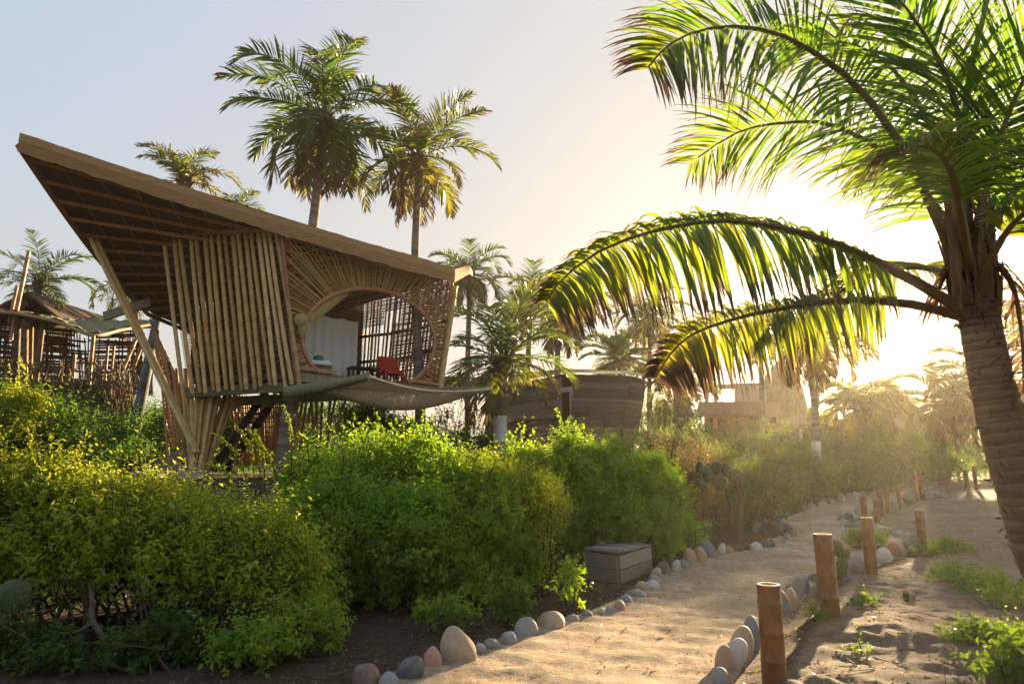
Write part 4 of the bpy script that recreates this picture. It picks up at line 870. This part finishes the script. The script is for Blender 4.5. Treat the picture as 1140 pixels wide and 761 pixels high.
mb = MB(); mb.beam(P(786, 430, 44.5), P(852, 428, 44.5), .2, .25); mb.beam(P(786, 431, 47.5), P(856, 430, 47.5), .2, .25)
for x in np.linspace(788, 850, 7): mb.beam(P(x, 431, 44.2), P(x + 2, 431, 48), .12, .15)
for x in (787, 797, 820, 833, 851): mb.tube([P(x, 447, 44.7), P(x, 430, 44.7)], .14, 6)
mb.build('pergola', M['palewall'], ob)
mb = MB(); mb.grid(np.array([pts([(818, 448, 48), (850, 448, 48)]), pts([(818, 430, 48), (850, 430, 48)])])); mb.build('upper_wall', M['palewall'], ob)
dome = empty('thatched_dome', on(P(872, 520, 50)[0], 51), 'bell shaped palm thatch dome beside the orange building', 'hut')
c0 = P(873, 470, 50); q = []
for (y, w) in ((520, 25), (472, 26), (452, 25), (440, 23), (426, 20), (415, 15), (409, 10), (405, 5), (401, 2.0), (399, .6)):
    z = P(873, y, 50)[2]; r_ = w / F * 50; q.append([V(c0[0] + math.cos(t) * r_, 50 + math.sin(t) * r_, z) for t in np.linspace(0, 2 * math.pi, 28, endpoint=False)])
mb = MB(); mb.grid(np.array(q), wrap=True); mb.build('thatch', M['palmthatch'], dome, True)
mb = MB(); mb.tube([P(873, 401, 50), P(873, 396, 50)], .12, 6); mb.build('finial', M['weave'], dome)
def hiphut(name, label, px, Yd, wpx, ey, ty, mat, wallmat, deep=3.5):
    p = P(px, ey, Yd); zt_ = P(px, ty, Yd)[2]; w = wpx / F * Yd / 2; r = empty(name, on(p[0], Yd), label, 'hut'); z0 = float(gz(p[0], Yd))
    mb = MB(); cs = [V(p[0] - w, Yd - deep, p[2]), V(p[0] + w, Yd - deep, p[2]), V(p[0] + w, Yd + deep, p[2]), V(p[0] - w, Yd + deep, p[2])]; t1_ = V(p[0] - w * .25, Yd, zt_); t2_ = V(p[0] + w * .25, Yd, zt_)
    mb.add(cs + [t1_, t2_], [[0, 1, 5, 4], [2, 3, 4, 5]], [[1, 2, 5], [3, 0, 4]]); low = [q - V(0, 0, .22) for q in cs]; mb.add(cs + low, [[i, 4 + i, 4 + (i + 1) % 4, (i + 1) % 4] for i in range(4)]); mb.build('roof', M[mat], r)
    mb = MB(); k = .82; b_ = [V(p[0] - w * k, Yd - deep * k, z0 - .2), V(p[0] + w * k, Yd - deep * k, z0 - .2), V(p[0] + w * k, Yd + deep * k, z0 - .2), V(p[0] - w * k, Yd + deep * k, z0 - .2)]; mb.prism(b_, p[2] - z0 + .15); mb.build('wall', M[wallmat], r)
    for sx in (-.94, -.3, .3, .94): mb = MB(); a = V(p[0] + w * sx, Yd - deep * .94, z0 - .1); mb.tube([a, V(a[0], a[1], p[2])], .09, 6); mb.build('post', M['palewall'], r)
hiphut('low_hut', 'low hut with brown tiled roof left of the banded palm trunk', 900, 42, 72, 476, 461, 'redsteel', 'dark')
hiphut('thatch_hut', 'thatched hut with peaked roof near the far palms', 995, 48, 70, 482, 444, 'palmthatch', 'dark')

# ------------------------------------------------------------------ background palms, centre and right
GP = 'palms in the background'
palm('young_palm', 'young palm with white painted foot in front of the timber house', [gbase(557, 24), P(557, 470, 24), P(559, 425, 24), P(561, 408, 24)], .2, .19, 3.5, 16, 41, GP, els=(82, -35), curve=1.2, leaf=.75, width=.035, fst=44, dry=.12, band=(462, 492), az0=.4)
palm('background_palm', 'tall palm just right of the tree house roof tip', [gbase(520, 34), P(521, 400, 34), P(523, 308, 34)], .15, .12, 2.6, 17, 42, GP, els=(80, -60), dry=.15, dead=2)
palm('background_palm', 'bushy palm between the young palm and the timber house door', [gbase(618, 35), P(620, 420, 35), P(623, 352, 35)], .16, .13, 3.3, 18, 43, GP, els=(85, -50), dry=.15, leaf=.7, width=.04)
palm('background_palm', 'palm rising behind the young palm left side', [gbase(585, 38), P(588, 400, 38), P(592, 338, 38)], .16, .13, 3.0, 16, 44, GP, els=(85, -45), dry=.12, leaf=.7, width=.04)
palm('background_palm', 'palm with sparse star shaped crown above the timber house right end', [gbase(722, 40), P(723, 420, 40), P(724, 352, 40)], .14, .11, 3.0, 15, 45, GP, els=(70, -55), dry=.25, leaf=.6, width=.04, dead=2)
palm('background_palm', 'low palm showing over the timber house roof', [gbase(690, 42), P(690, 440, 42), P(690, 405, 42)], .17, .14, 3.2, 16, 46, GP, els=(85, -20), dry=.15, leaf=.8, width=.05)
palm('background_palm', 'small hazy palm between timber house and orange building', [gbase(752, 38), P(752, 470, 38), P(753, 432, 38)], .16, .14, 3.0, 12, 56, GP, els=(80, -40), dry=.2, leaf=.65, width=.045)
palm('background_palm', 'thin palm trunk in front of the orange building', [gbase(848, 40), P(848, 440, 40), P(847, 372, 40)], .16, .13, 2.6, 13, 47, GP, els=(60, -60), dry=.35, leaf=.6, width=.04, dead=3)
palm('banded_palm', 'palm by the path with pale painted band round its trunk', [gbase(909, 25), P(909, 500, 25), P(907, 450, 25), P(902, 410, 25), P(901, 378, 25)], .135, .12, 2.7, 15, 48, GP, els=(65, -60), curve=1.3, dry=.45, leaf=.55, width=.035, band=(490, 512), dead=4, az0=.1, trunk_n=90)
palm('young_palm', 'trunkless young palm arching in the hazy glow by the path end', [gbase(958, 31), P(959, 470, 31), P(960, 462, 31)], .16, .15, 2.9, 15, 49, GP, els=(80, 0), curve=2.0, dry=.35, leaf=.7, width=.045, droop=1.4)
palm('background_palm', 'dark palm directly below the sun', [gbase(1048, 36), P(1048, 490, 36), P(1049, 455, 36)], .2, .17, 3.3, 17, 50, GP, mat='palmdark', els=(75, -45), curve=1.8, dry=.2, leaf=.8, width=.05)
palm('background_palm', 'dark palm half hidden behind the near trunk', [gbase(1105, 34), P(1104, 480, 34), P(1102, 430, 34)], .2, .17, 3.5, 17, 51, GP, mat='palmdark', els=(75, -50), curve=1.6, dry=.2, leaf=.8, width=.05)
palm('background_palm', 'palm at the right picture edge beyond the near trunk', [gbase(1168, 30), P(1165, 420, 30), P(1162, 360, 30)], .16, .14, 3.0, 16, 52, GP, els=(80, -45), dry=.2, leaf=.7, width=.045)

# far woods closing the view
mb = MB(); sb = MB()
for k in range(150):
    az = rng.uniform(-52, 52); Yd = rng.uniform(58, 95); x = math.tan(math.radians(az)) * Yd; h = rng.uniform(1.0, 2.6) * (1.5 if az < -10 else 1.0); z0 = float(gz(x, Yd))
    n = 150; d = nrm(rng.normal(size=(n, 3))); d[:, 2] = abs(d[:, 2]); p = V(x, Yd, z0) + d * V(rng.uniform(2.5, 4.5), 2, h) * rng.uniform(.6, 1, (n, 1))
    mb.leaves(p, rng.normal(size=(n, 3)) + d, d, rng.uniform(.5, .9, n), .26)
struct(mb.build('distant_woods', M['farleaf']), 'stuff')

# ------------------------------------------------------------------ the near palm at right
big = empty('near_palm', V(4.35, 5.0, 0), 'large near coconut palm with backlit fronds leaning in from the right', 'palm tree')
tp_ = [P(1240, 770, 5.0), P(1202, 700, 5.0), P(1160, 620, 5.0), P(1132, 530, 5.0), P(1112, 460, 5.0), P(1099, 400, 5.0), P(1088, 340, 5.0), P(1082, 285, 5.0)]
tp_[0][2] = -.1
mb = trunk(tp_, .165, .125, 420, .06, .035); tq = catmull(tp_, 120)
for k in range(520):
    i_ = int(rng.uniform(0, 118)); a = rng.uniform(0, 6.28); r_ = np.interp(i_, [0, 18, 120], [.185, .165, .125]); ax_ = nrm(tq[i_ + 1] - tq[i_]); b0 = tq[i_] + V(math.cos(a), math.sin(a), 0) * r_ * .98
    mb.leaves(b0[None], (ax_ * rng.uniform(-.2, 1) + V(math.cos(a), math.sin(a), 0) * .35 + rng.normal(size=3) * .4)[None], V(math.cos(a), math.sin(a), 0)[None], rng.uniform(.03, .10), rng.uniform(.005, .014))
mb.build('trunk', M['trunkbig'], big, True)
mb = MB(); cc = P(1080, 290, 5.0)
for k in range(46):
    a = rng.uniform(0, 6.28); h = rng.uniform(-.5, .2); b0 = cc + V(math.cos(a) * .115, math.sin(a) * .115, h); mb.tube(catmull([b0, b0 + V(math.cos(a) * .04, math.sin(a) * .04, .16), b0 + V(math.cos(a) * .06 + rng.normal() * .03, math.sin(a) * .06, rng.uniform(.25, .5))], 6), np.linspace(.03, .006, 6), 5)
for k in range(240):
    a = rng.uniform(0, 6.28); h = rng.uniform(-.45, .4); b0 = cc + V(math.cos(a) * .12, math.sin(a) * .12, h); mb.leaves(b0[None], (V(math.cos(a), math.sin(a), 0) * .7 + rng.normal(size=3) * .6)[None], rng.normal(size=(1, 3)), rng.uniform(.06, .2), rng.uniform(.005, .012))
mb.build('leaf_bases', M['fibre'], big, True)
def bf(l, leaf, **k):
    c = [P(*q) for q in l]; return frond(c, leaf, **{**dict(n=95, droop=1.0, width=.017, seg=5, t0=.16, rib=.044, ragged=.05), **k}).build('frond', M['palmbig'], big)
UPC = (0, -1, .35)
bf([(1072, 320, 5.0), (1052, 265, 4.95), (1005, 165, 4.85), (950, 92, 4.8), (888, 48, 4.75), (835, 31, 4.7), (785, 33, 4.65), (745, 50, 4.62), (722, 75, 4.6)], 1.0, dry=.06, droop=(1.0, 1.25), lift=.1, t0=.2, dryend=.45, n=150, up=UPC, width=.0135, sweep=(12, 36), sides=(.8, 1))
bf([(1075, 300, 5.1), (1048, 240, 5.3), (1000, 182, 5.5), (930, 140, 5.7), (872, 137, 5.85), (820, 148, 5.95), (768, 182, 6.0)], .95, dry=.12, droop=.7, lift=.05, n=130, up=UPC, width=.0135, sweep=(15, 45))
bf([(1074, 350, 4.9), (1040, 325, 4.8), (985, 296, 4.7), (925, 270, 4.6), (868, 254, 4.5), (810, 246, 4.4), (758, 251, 4.35), (705, 264, 4.3), (660, 284, 4.25), (625, 312, 4.2), (608, 335, 4.2)], .80, dry=.36, droop=(1.9, 2.0), lift=0, t0=.2, dryend=.28, n=210, width=.019, sides=(.38, 1), sweep=(-6, 14), up=(0, -.75, .65))
bf([(1070, 352, 5.2), (1010, 338, 5.4), (940, 335, 5.6), (880, 342, 5.7), (825, 353, 5.8), (775, 370, 5.85), (748, 392, 5.9), (730, 420, 5.9)], .76, dry=.5, droop=(1.2, 2.4), lift=-.05, t0=.2, dryend=.8, n=180, width=.018, up=(0, -.75, .65), sweep=(-6, 14), sides=(.55, 1))
bf([(1078, 290, 5.0), (1076, 200, 4.95), (1062, 110, 4.85), (1030, 40, 4.75), (985, -15, 4.7), (930, -45, 4.65)], .95, dry=.08, droop=.5, lift=.1, dryend=.3, up=UPC, n=115, width=.016)
bf([(1072, 290, 5.15), (1058, 200, 5.3), (1025, 120, 5.45), (980, 65, 5.6), (925, 45, 5.7), (880, 55, 5.8)], .95, dry=.08, droop=.8, lift=.1, up=UPC, n=115, width=.016)
bf([(1082, 285, 5.0), (1098, 205, 4.9), (1120, 135, 4.8), (1150, 70, 4.7), (1190, 20, 4.6)], .9, dry=.05, droop=.3, lift=.1, up=UPC, n=110, width=.016)
bf([(1085, 290, 5.1), (1115, 230, 5.2), (1160, 190, 5.3), (1215, 175, 5.4), (1270, 190, 5.5)], .9, dry=.2, droop=.9, lift=.05, up=UPC, n=110)
bf([(1090, 330, 4.9), (1102, 290, 4.7), (1135, 242, 4.5), (1190, 215, 4.3), (1250, 225, 4.2)], .75, dry=.5, droop=1.6, lift=0, t0=.38, rib=.04)
0 and bf([(1080, 300, 5.3), (1110, 215, 5.7), (1140, 165, 6.1), (1175, 140, 6.5), (1215, 150, 6.9)], .8, dry=.35, droop=1.2)
bf([(1078, 300, 5.3), (1065, 230, 5.8), (1050, 180, 6.3), (1020, 160, 6.9), (985, 170, 7.4), (955, 205, 7.8)], .8, dry=.3, droop=1.3)
bf([(1076, 320, 5.2), (1040, 300, 5.7), (990, 300, 6.2), (935, 325, 6.6), (890, 370, 6.9)], .7, dry=.6, droop=1.8, t0=.25, dryend=.6)
bf([(1078, 300, 4.9), (1070, 240, 4.6), (1058, 190, 4.3), (1035, 165, 4.05), (1003, 165, 3.9)], .62, dry=.25, droop=1.9, width=.014, t0=.3)
bf([(1088, 315, 5.0), (1108, 296, 4.9), (1128, 320, 4.85), (1138, 380, 4.8), (1140, 450, 4.8)], .45, dry=2.0, droop=2.2, n=50, width=.010, t0=.25, ragged=.4)
bf([(1076, 318, 5.0), (1058, 300, 5.05), (1046, 320, 5.1), (1042, 345, 5.1)], .35, dry=2.0, droop=2.4, n=36, width=.008, t0=.25, ragged=.4)
mb = MB(); mb.tube(catmull([P(1079, 280, 5.0), P(1074, 150, 4.95), P(1080, 80, 4.9), P(1092, 30, 4.9), P(1102, -15, 4.9)], 24), np.linspace(.03, .018, 24), 7, a=0.0, b=.1); mb.build('spear_leaf', M['palmbig'], big, True)
mb = MB(); mb.tube(catmull([P(1066, 345, 4.85), P(1062, 250, 4.8), P(1055, 200, 4.75), P(1050, 165, 4.72)], 14), np.interp(np.linspace(0, 1, 14), [0, .4, .8, 1], [.03, .05, .045, .01]), 8); mb.build('flower_sheath', M['fibre'], big, True)

# ------------------------------------------------------------------ bamboo posts by the path
def bpost(px, ybase, ytop, wpx, label, tilt=0.0, mat='post'):
    b = G(px, ybase); Yd = b[1]; b = onG(b[0], b[1]); h = (ybase - ytop) / F * Yd; r = wpx / F * Yd / 2
    root = empty('bamboo_post', b, label, 'post', 'bamboo posts along the path')
    top = b + V(tilt * h, 0, h); n = 4; ts, rs = [], []
    for t, q in ((-.2, 1), (.0, 1), (.22, .985), (.235, 1.07), (.25, .985), (.5, .97), (.515, 1.06), (.53, .97), (.80, .955), (.815, 1.04), (.83, .955), (.995, .95)): ts.append(t); rs.append(q)
    mb = MB(); mb.tube(b + (top - b) * np.array(ts)[:, None], r * np.array(rs), 18, False, b=rng.uniform()); mb.build('stem', M[mat], root, True)
    mb = MB(); th = np.linspace(0, 2 * math.pi, 18, endpoint=False); o = np.stack([np.cos(th), np.sin(th), 0 * th], -1)
    mb.grid(np.array([top + o * r * .95, top + o * r * .95 + V(0, 0, .006), top + o * r * .72 + V(0, 0, .006), top + o * r * .70 - V(0, 0, .03), top + o * .001 - V(0, 0, .035)]), wrap=True); mb.build('cut_end', M['postcut'], root)
for a in ((863, 768, 670, 25, 'closest bamboo post, thickest and cut square, at the bottom of the picture'), (925, 690, 606, 20, 'second closest bamboo post with two clear joints beside the small cactus', -.02),
          (971, 646, 587, 13, 'dark bamboo post right after the small cactus'), (1028, 612, 570, 10.5, 'pale bamboo post standing alone in the sand beyond the path stones'),
          (963, 581, 554, 7.5, 'left post of the cluster on the stone edged tongue'), (977, 582, 557, 6, 'pale short post of the cluster, second from its left'), (982, 575, 547, 5.5, 'third post of the cluster from the left'),
          (989, 571, 546, 5.5, 'fourth post of the cluster from the left'), (1002, 566, 542, 4.5, 'thin last post at the right of the cluster'),
          (1021, 558, 526, 5, 'dark thin post right of the cluster by the path end'), (1026, 552, 533, 4, 'short thin post beside the dark thin one by the path end'), (1056, 548, 535, 4, 'thin pale post on far sand'), (1077, 545, 524, 5, 'broad far post on the sand under the dark palms'), (1087, 545, 520, 4, 'slim far post beside the broad far one')): bpost(*a)

# ------------------------------------------------------------------ border stones
ST = []
def row(group, where, lst):
    seen = {}
    for k, (px, py, w, h, colr) in enumerate(lst):
        b = G(px, py + h / 2); Yd = b[1]; s = Yd / F; rx, rz = w * s / 2, h * s / 2; ry = rx * rng.uniform(.75, 1.1)
        nm = 'stone'; mb = MB(); a = rng.normal() * .25; b2 = rng.uniform(-.5, .5); R1 = np.array([[math.cos(b2), -math.sin(b2), 0], [math.sin(b2), math.cos(b2), 0], [0, 0, 1]]); R2 = np.array([[math.cos(a), 0, math.sin(a)], [0, 1, 0], [-math.sin(a), 0, math.cos(a)]])
        c = onG(b[0], b[1], 0); hz = rz * 1.38
        mb.ell(V(c[0], c[1] + ry * .5, c[2] + hz * .52), (rx, ry, hz), 26, 17, .22, seed=k * 7 + len(ST), rot=R2 @ R1)
        o = mb.build(nm, M['st_' + colr], None, True)
        big_ = 'large' if w * s > .24 else ('small' if w * s < .13 else 'medium'); shape = 'upright' if h > w * 1.25 else ('flat' if h < w * .72 else 'round')
        o['category'] = 'stone'; o['group'] = group; ST.append((o, big_, shape, colr, where, k))
LR = [(405, 752, 30, 22, 'brown'), (432, 756, 22, 16, 'grey'), (455, 743, 25, 27, 'dark grey'), (481, 733, 20, 24, 'pinkish'), (511, 719, 35, 35, 'tan'), (534, 721, 14, 12, 'grey'), (547, 716, 20, 13, 'olive grey'), (567, 710, 18, 15, 'grey'), (586, 698, 27, 21, 'grey'), (615, 690, 30, 17, 'tan'), (638, 687, 15, 10, 'grey'), (653, 682, 13, 10, 'blue grey'), (669, 678, 10, 8, 'pale'), (680, 677, 12, 9, 'grey'), (690, 673, 12, 12, 'tan'), (697, 667, 16, 11, 'blue grey'), (709, 660, 20, 11, 'grey'), (714, 652, 14, 11, 'tan'), (728, 650, 16, 11, 'pale'), (729, 643, 14, 8, 'grey'), (731, 637, 11, 12, 'tan'), (740, 632, 16, 15, 'dark grey'), (753, 629, 11, 15, 'pale'), (762, 627, 12, 11, 'grey'), (769, 620, 14, 17, 'pinkish'), (780, 617, 15, 17, 'tan'), (790, 612, 18, 19, 'blue grey'), (804, 611, 10, 14, 'pale'), (813, 611, 10, 10, 'tan'), (823, 609, 11, 9, 'brown'), (832, 608, 10, 9, 'brown'), (843, 608, 15, 10, 'pale'), (856, 604, 14, 12, 'dark grey'), (864, 603, 11, 9, 'tan'), (870, 600, 9, 10, 'grey'), (877, 597, 8, 9, 'grey'), (883, 594, 8, 9, 'brown')]
row('stones along the left path edge', 'of the left path edge row', LR)
row('stones piled at the left bend', 'of the pile beside the tall cactus', [(843, 578, 10, 11, 'grey'), (844, 587, 11, 10, 'grey'), (849, 590, 9, 8, 'dark grey'), (853, 579, 8, 8, 'grey'), (862, 586, 12, 12, 'brown'), (870, 585, 10, 11, 'blue grey'), (879, 588, 10, 12, 'brown'), (860, 572, 8, 9, 'tan'), (867, 570, 9, 7, 'pale')])
row('stones along the far path edge', 'of the row before the banded palm', [(893, 565, 10, 7, 'grey'), (905, 563, 10, 6, 'grey'), (917, 560, 10, 6, 'pale'), (928, 558, 9, 6, 'tan'), (938, 554, 9, 9, 'pale'), (946, 552, 8, 8, 'grey'), (954, 551, 8, 8, 'pale'), (961, 549, 8, 7, 'tan'), (969, 548, 8, 6, 'grey'), (977, 546, 8, 6, 'pale'), (986, 545, 8, 5, 'grey')])
row('stones along the right path edge', 'of the right path edge row', [(804, 753, 19, 18, 'grey'), (807, 733, 18, 28, 'pinkish'), (819, 727, 24, 32, 'pale'), (828, 716, 27, 36, 'tan'), (839, 707, 20, 33, 'blue grey'), (849, 697, 10, 25, 'grey'), (873, 672, 18, 25, 'grey'), (882, 667, 16, 22, 'tan'), (883, 655, 15, 14, 'olive grey'), (890, 653, 16, 24, 'grey'), (897, 650, 10, 18, 'blue grey'), (908, 642, 14, 9, 'dark grey'), (943, 643, 12, 13, 'blue grey'), (957, 633, 20, 18, 'grey'), (972, 626, 12, 12, 'olive grey'), (986, 618, 18, 14, 'pale'), (998, 611, 13, 14, 'reddish'), (1004, 610, 10, 15, 'tan'), (1012, 607, 11, 12, 'dark grey'), (1019, 603, 12, 17, 'olive grey')])
row('stones edging the tongue of posts', 'edging the post cluster tongue', [(1012, 597, 10, 9, 'tan'), (1002, 594, 12, 9, 'grey'), (990, 591, 12, 8, 'olive grey'), (980, 588, 11, 8, 'grey'), (958, 584, 12, 8, 'blue grey'), (949, 584, 14, 8, 'brown'), (940, 582, 9, 9, 'grey'), (938, 576, 9, 8, 'blue grey'), (946, 574, 10, 9, 'dark grey'), (958, 568, 10, 9, 'grey'), (997, 562, 9, 10, 'grey'), (1012, 555, 11, 9, 'olive grey'), (1017, 549, 10, 8, 'grey'), (1006, 551, 9, 7, 'pale'), (1040, 549, 16, 7, 'grey'), (1052, 551, 13, 6, 'blue grey'), (1030, 553, 10, 7, 'dark grey')])
ORD = ['first', 'second', 'third', 'fourth', 'fifth', 'sixth', 'seventh', 'eighth', 'ninth', 'tenth', 'eleventh', 'twelfth', 'thirteenth', 'fourteenth', 'fifteenth', 'sixteenth', 'seventeenth', 'eighteenth', 'nineteenth', 'twentieth']
rows_ = {}
for t in ST: rows_.setdefault(t[4], []).append(t)
for wh, l in rows_.items():
    tot = len(l)
    for (o, b, s, c, _, k) in l:
        rest = [q for q in l if q[1:4] == (b, s, c)]
        if len(rest) == 1: o['label'] = f'only {b} {s} {c} stone {wh}'
        elif k < 20: o['label'] = f'{b} {s} {c} stone, {ORD[k]} from near end {wh}'
        else: o['label'] = f'{b} {s} {c} stone, {ORD[tot - 1 - k]} from far end {wh}'
# loose rocks on the soil
for (px, py, w, h, c, lab) in ((592, 645, 20, 12, 'reddish', 'flat reddish rock under the thin shrub left of the crate'), (1015, 664, 10, 7, 'blue grey', 'small pale rock lying alone on the sand'),):
    b = G(px, py + h / 2); s = b[1] / F; mb = MB(); mb.ell(onG(b[0], b[1], h * s * .4), (w * s / 2, w * s / 2.4, h * s / 2), 16, 10, .2, seed=px); tag(mb.build('rock', M['st_' + c], None, True), lab, 'rock')

# ------------------------------------------------------------------ wooden crate
k0 = G(690, 650); k1 = G(727, 640); kl = G(629, 640)
crate = empty('wooden_crate', k0, 'weathered low wooden crate with slatted lid beside the path', 'crate')
hh = 30 / F * k0[1]; A = onG(*k0[:2], -.02); Bc = onG(k1[0] + .05, k1[1] + .35, -.02); A[2] = Bc[2] = -.01
ex = nrm((kl - k0) * V(1, 1, 0)); wid = .62; ey = nrm((Bc - A) * V(1, 1, 0)); dep = np.linalg.norm(Bc - A)
def side(name, a, d, L, out, n=2):
    mb = MB()
    for j in range(n):
        z0 = hh * j / n + .006; z1 = hh * (j + 1) / n - .006; mb.box(a + d * L / 2 + V(0, 0, (z0 + z1) / 2) + out * rng.uniform(0, .006), d * L / 2, out * .012, V(0, 0, (z1 - z0) / 2), b=rng.uniform())
    return mb.build(name, M['greywood'], crate)
side('front_panel', A, ex, wid, -ey); side('end_panel', A, ey, dep, -ex, 2); side('end_panel', A + ex * wid, ey, dep, ex); side('back_panel', A + ey * dep, ex, wid, ey)
mb = MB(); tl = (-ex * .01 + V(0, 0, .014))
for j in range(6):
    f = (j + .5) / 6; c = A + ey * dep * f + ex * wid / 2 + V(0, 0, hh + .028 + .004 * (j % 2)); w_ = rng.normal() * .006; mb.box(c + ex * rng.uniform(-.008, .012), ex * (wid / 2 + .02) + V(0, 0, w_), ey * (dep / 12 - .005), V(0, 0, .011), b=rng.uniform())
mb.build('lid', M['greywood'], crate)
for q_ in (A, A + ex * (wid - .05)):
    mb = MB(); mb.box(q_ + ex * .025 - ey * .020 + V(0, 0, hh * .49), ex * .024, ey * .006, V(0, 0, hh * .47), b=rng.uniform())
    mb.build('corner_batten', M['greywood'], crate)
mb = MB(); mb.box(A + ex * (wid * .12) + ey * dep / 2 + V(0, 0, hh + .008), ex * .03, ey * dep * .47, V(0, 0, .008)); mb.box(A + ex * (wid * .88) + ey * dep / 2 + V(0, 0, hh + .008), ex * .03, ey * dep * .47, V(0, 0, .008)); mb.build('lid_batten', M['greywood'], crate)

# ------------------------------------------------------------------ cacti
def cactus(name, label, Yd, pads, trunk_=None):
    b = P(*pads[0][:2], Yd); root = empty(name, on(b[0], b[1]), label, 'cactus', 'prickly pears by the path'); n0 = None
    spn = MB()
    def spines(c, r, n):
        d = nrm(rng.normal(size=(n, 3))); p = c + d * r; spn.sticks(p, p + d * .022, .0022, .0008)
    if trunk_:
        for tr_ in trunk_:
            pp = catmull([P(x, y, Yd) for x, y in tr_[0]], 14); mb = MB(); r_ = tr_[1] * (1 + .12 * np.sin(np.arange(14) * 1.5)); mb.tube(pp, r_, 10); mb.build('trunk', M['twig'], root, True)
            for p in pp[1:]: spines(p, V(1, 1, 1) * tr_[1], 26)
    for (px, py, w, h, rotd) in pads:
        c = P(px, py, Yd + rng.uniform(-.06, .06)); a = math.radians(rotd); yaw = rng.uniform(-.5, .5); s = Yd / F
        R = np.array([[math.cos(a), 0, math.sin(a)], [0, 1, 0], [-math.sin(a), 0, math.cos(a)]]); Rz = np.array([[math.cos(yaw), -math.sin(yaw), 0], [math.sin(yaw), math.cos(yaw), 0], [0, 0, 1]])
        mb = MB(); mb.ell(c, (w * s / 2, .03 + w * s * .06, h * s / 2), 20, 12, .1, seed=int(px) + 50, rot=Rz @ R); mb.build('pad', M['cactus'], root, True)
        d = nrm(rng.normal(size=(110, 3))); q = (d * V(w * s / 2, .03 + w * s * .06, h * s / 2)) @ (Rz @ R).T; spn.sticks(c + q, c + q + nrm(q) * .03, .0025, .001)
    spn.build('spines', M['spine'], root)
cactus('prickly_pear', 'tall prickly pear with bare trunk and drooping arch of pads by the path', 13.7, [(788, 528, 13, 17, 0), (797, 521, 12, 15, 10), (808, 523, 13, 15, -10), (818, 530, 14, 17, 30), (801, 537, 18, 16, 80), (812, 545, 13, 14, 20), (783, 540, 12, 16, -20), (779, 520, 10, 14, 15)],
       [([(823, 600), (822, 575), (824, 550), (820, 532)], .075), ([(815, 585), (811, 560), (808, 545)], .04)])
cactus('prickly_pear', 'small dark prickly pear behind the second bamboo post', 8.9, [(937, 632, 13, 26, 8), (932, 610, 13, 18, -12), (941, 618, 9, 16, 25)])
cactus('prickly_pear', 'shaded prickly pear with two large pads at the left edge', 5.6, [(-2, 694, 24, 34, 10), (16, 664, 34, 38, 10), (-12, 668, 30, 36, -20)])
cactus('prickly_pear', 'tiny lone prickly pear pad on the sand beside the creeping plant', 6.9, [(1009, 664, 7, 11, 0)])

# ------------------------------------------------------------------ litter and gravel (uncountable)
def scatter(n, f): 
    out = []
    while len(out) < n:
        q = f()
        if q is not None: out.append(q)
    return np.array(out)
def soil():
    y = rng.uniform(4.2, 14); x = edge(LEw, y) - abs(rng.normal()) * .9 - .05; return onG(x, y, .006)
def sandr():
    y = 4.2 + rng.uniform() ** 1.5 * 14; x = edge(REw, y) + abs(rng.normal()) * 1.4 + .05; return onG(x, y, .006)
def onpath():
    y = 4 + 14 * rng.uniform() ** 1.5; x = rng.uniform(edge(LEw, y), edge(REw, y)); return V(x, y, float(gz(x, y)) + .028)
mb = MB(); p = np.vstack([scatter(2600, soil), scatter(1500, sandr), scatter(170, onpath)]); n = len(p); d = rng.normal(size=(n, 3)) * V(1, 1, .15); mb.leaves(p, d, nrm(rng.normal(size=(n, 3)) * .35 + V(0, 0, 1)), rng.uniform(.02, .06, n), rng.uniform(.006, .014, n), cup=.25)
struct(mb.build('fallen_leaves', M['dryshrub']), 'stuff')
mb = MB(); p = np.vstack([scatter(700, soil), scatter(650, sandr)]); n = len(p); d = nrm(rng.normal(size=(n, 3)) * V(1, 1, .12)); mb.sticks(p, p + d * rng.uniform(.05, .3, n)[:, None], .0035, .0015)
struct(mb.build('twig_litter', M['twig']), 'stuff')
def edg():
    y = rng.uniform(4.0, 15); 
    x = edge(LEw, y) + rng.normal() * .13 + .08 if rng.uniform() < .6 else edge(REw, y) - abs(rng.normal()) * .15
    if rng.uniform() < .22: x = rng.uniform(edge(LEw, y), edge(REw, y))
    return V(x, y, gz(x, y) + .008)
p = scatter(8000, edg); mb = MB()
oc = np.array([[1, 0, 0], [-1, 0, 0], [0, 1, 0], [0, -1, 0], [0, 0, 1], [0, 0, -1]], float); fc = np.array([[0, 2, 4], [2, 1, 4], [1, 3, 4], [3, 0, 4], [2, 0, 5], [1, 2, 5], [3, 1, 5], [0, 3, 5]])
sz = rng.uniform(.0025, .009, (len(p), 1, 1)) * rng.uniform(.6, 1.3, (len(p), 6, 1)); mb.add((p[:, None] + oc[None] * sz).reshape(-1, 3), None, ((np.arange(len(p)) * 6)[:, None, None] + fc[None]).reshape(-1, 3))
struct(mb.build('gravel', M['gravel'], smooth=False), 'stuff')

# clean helper properties
for o in bpy.data.objects:
    if '_o' in o: del o['_o']
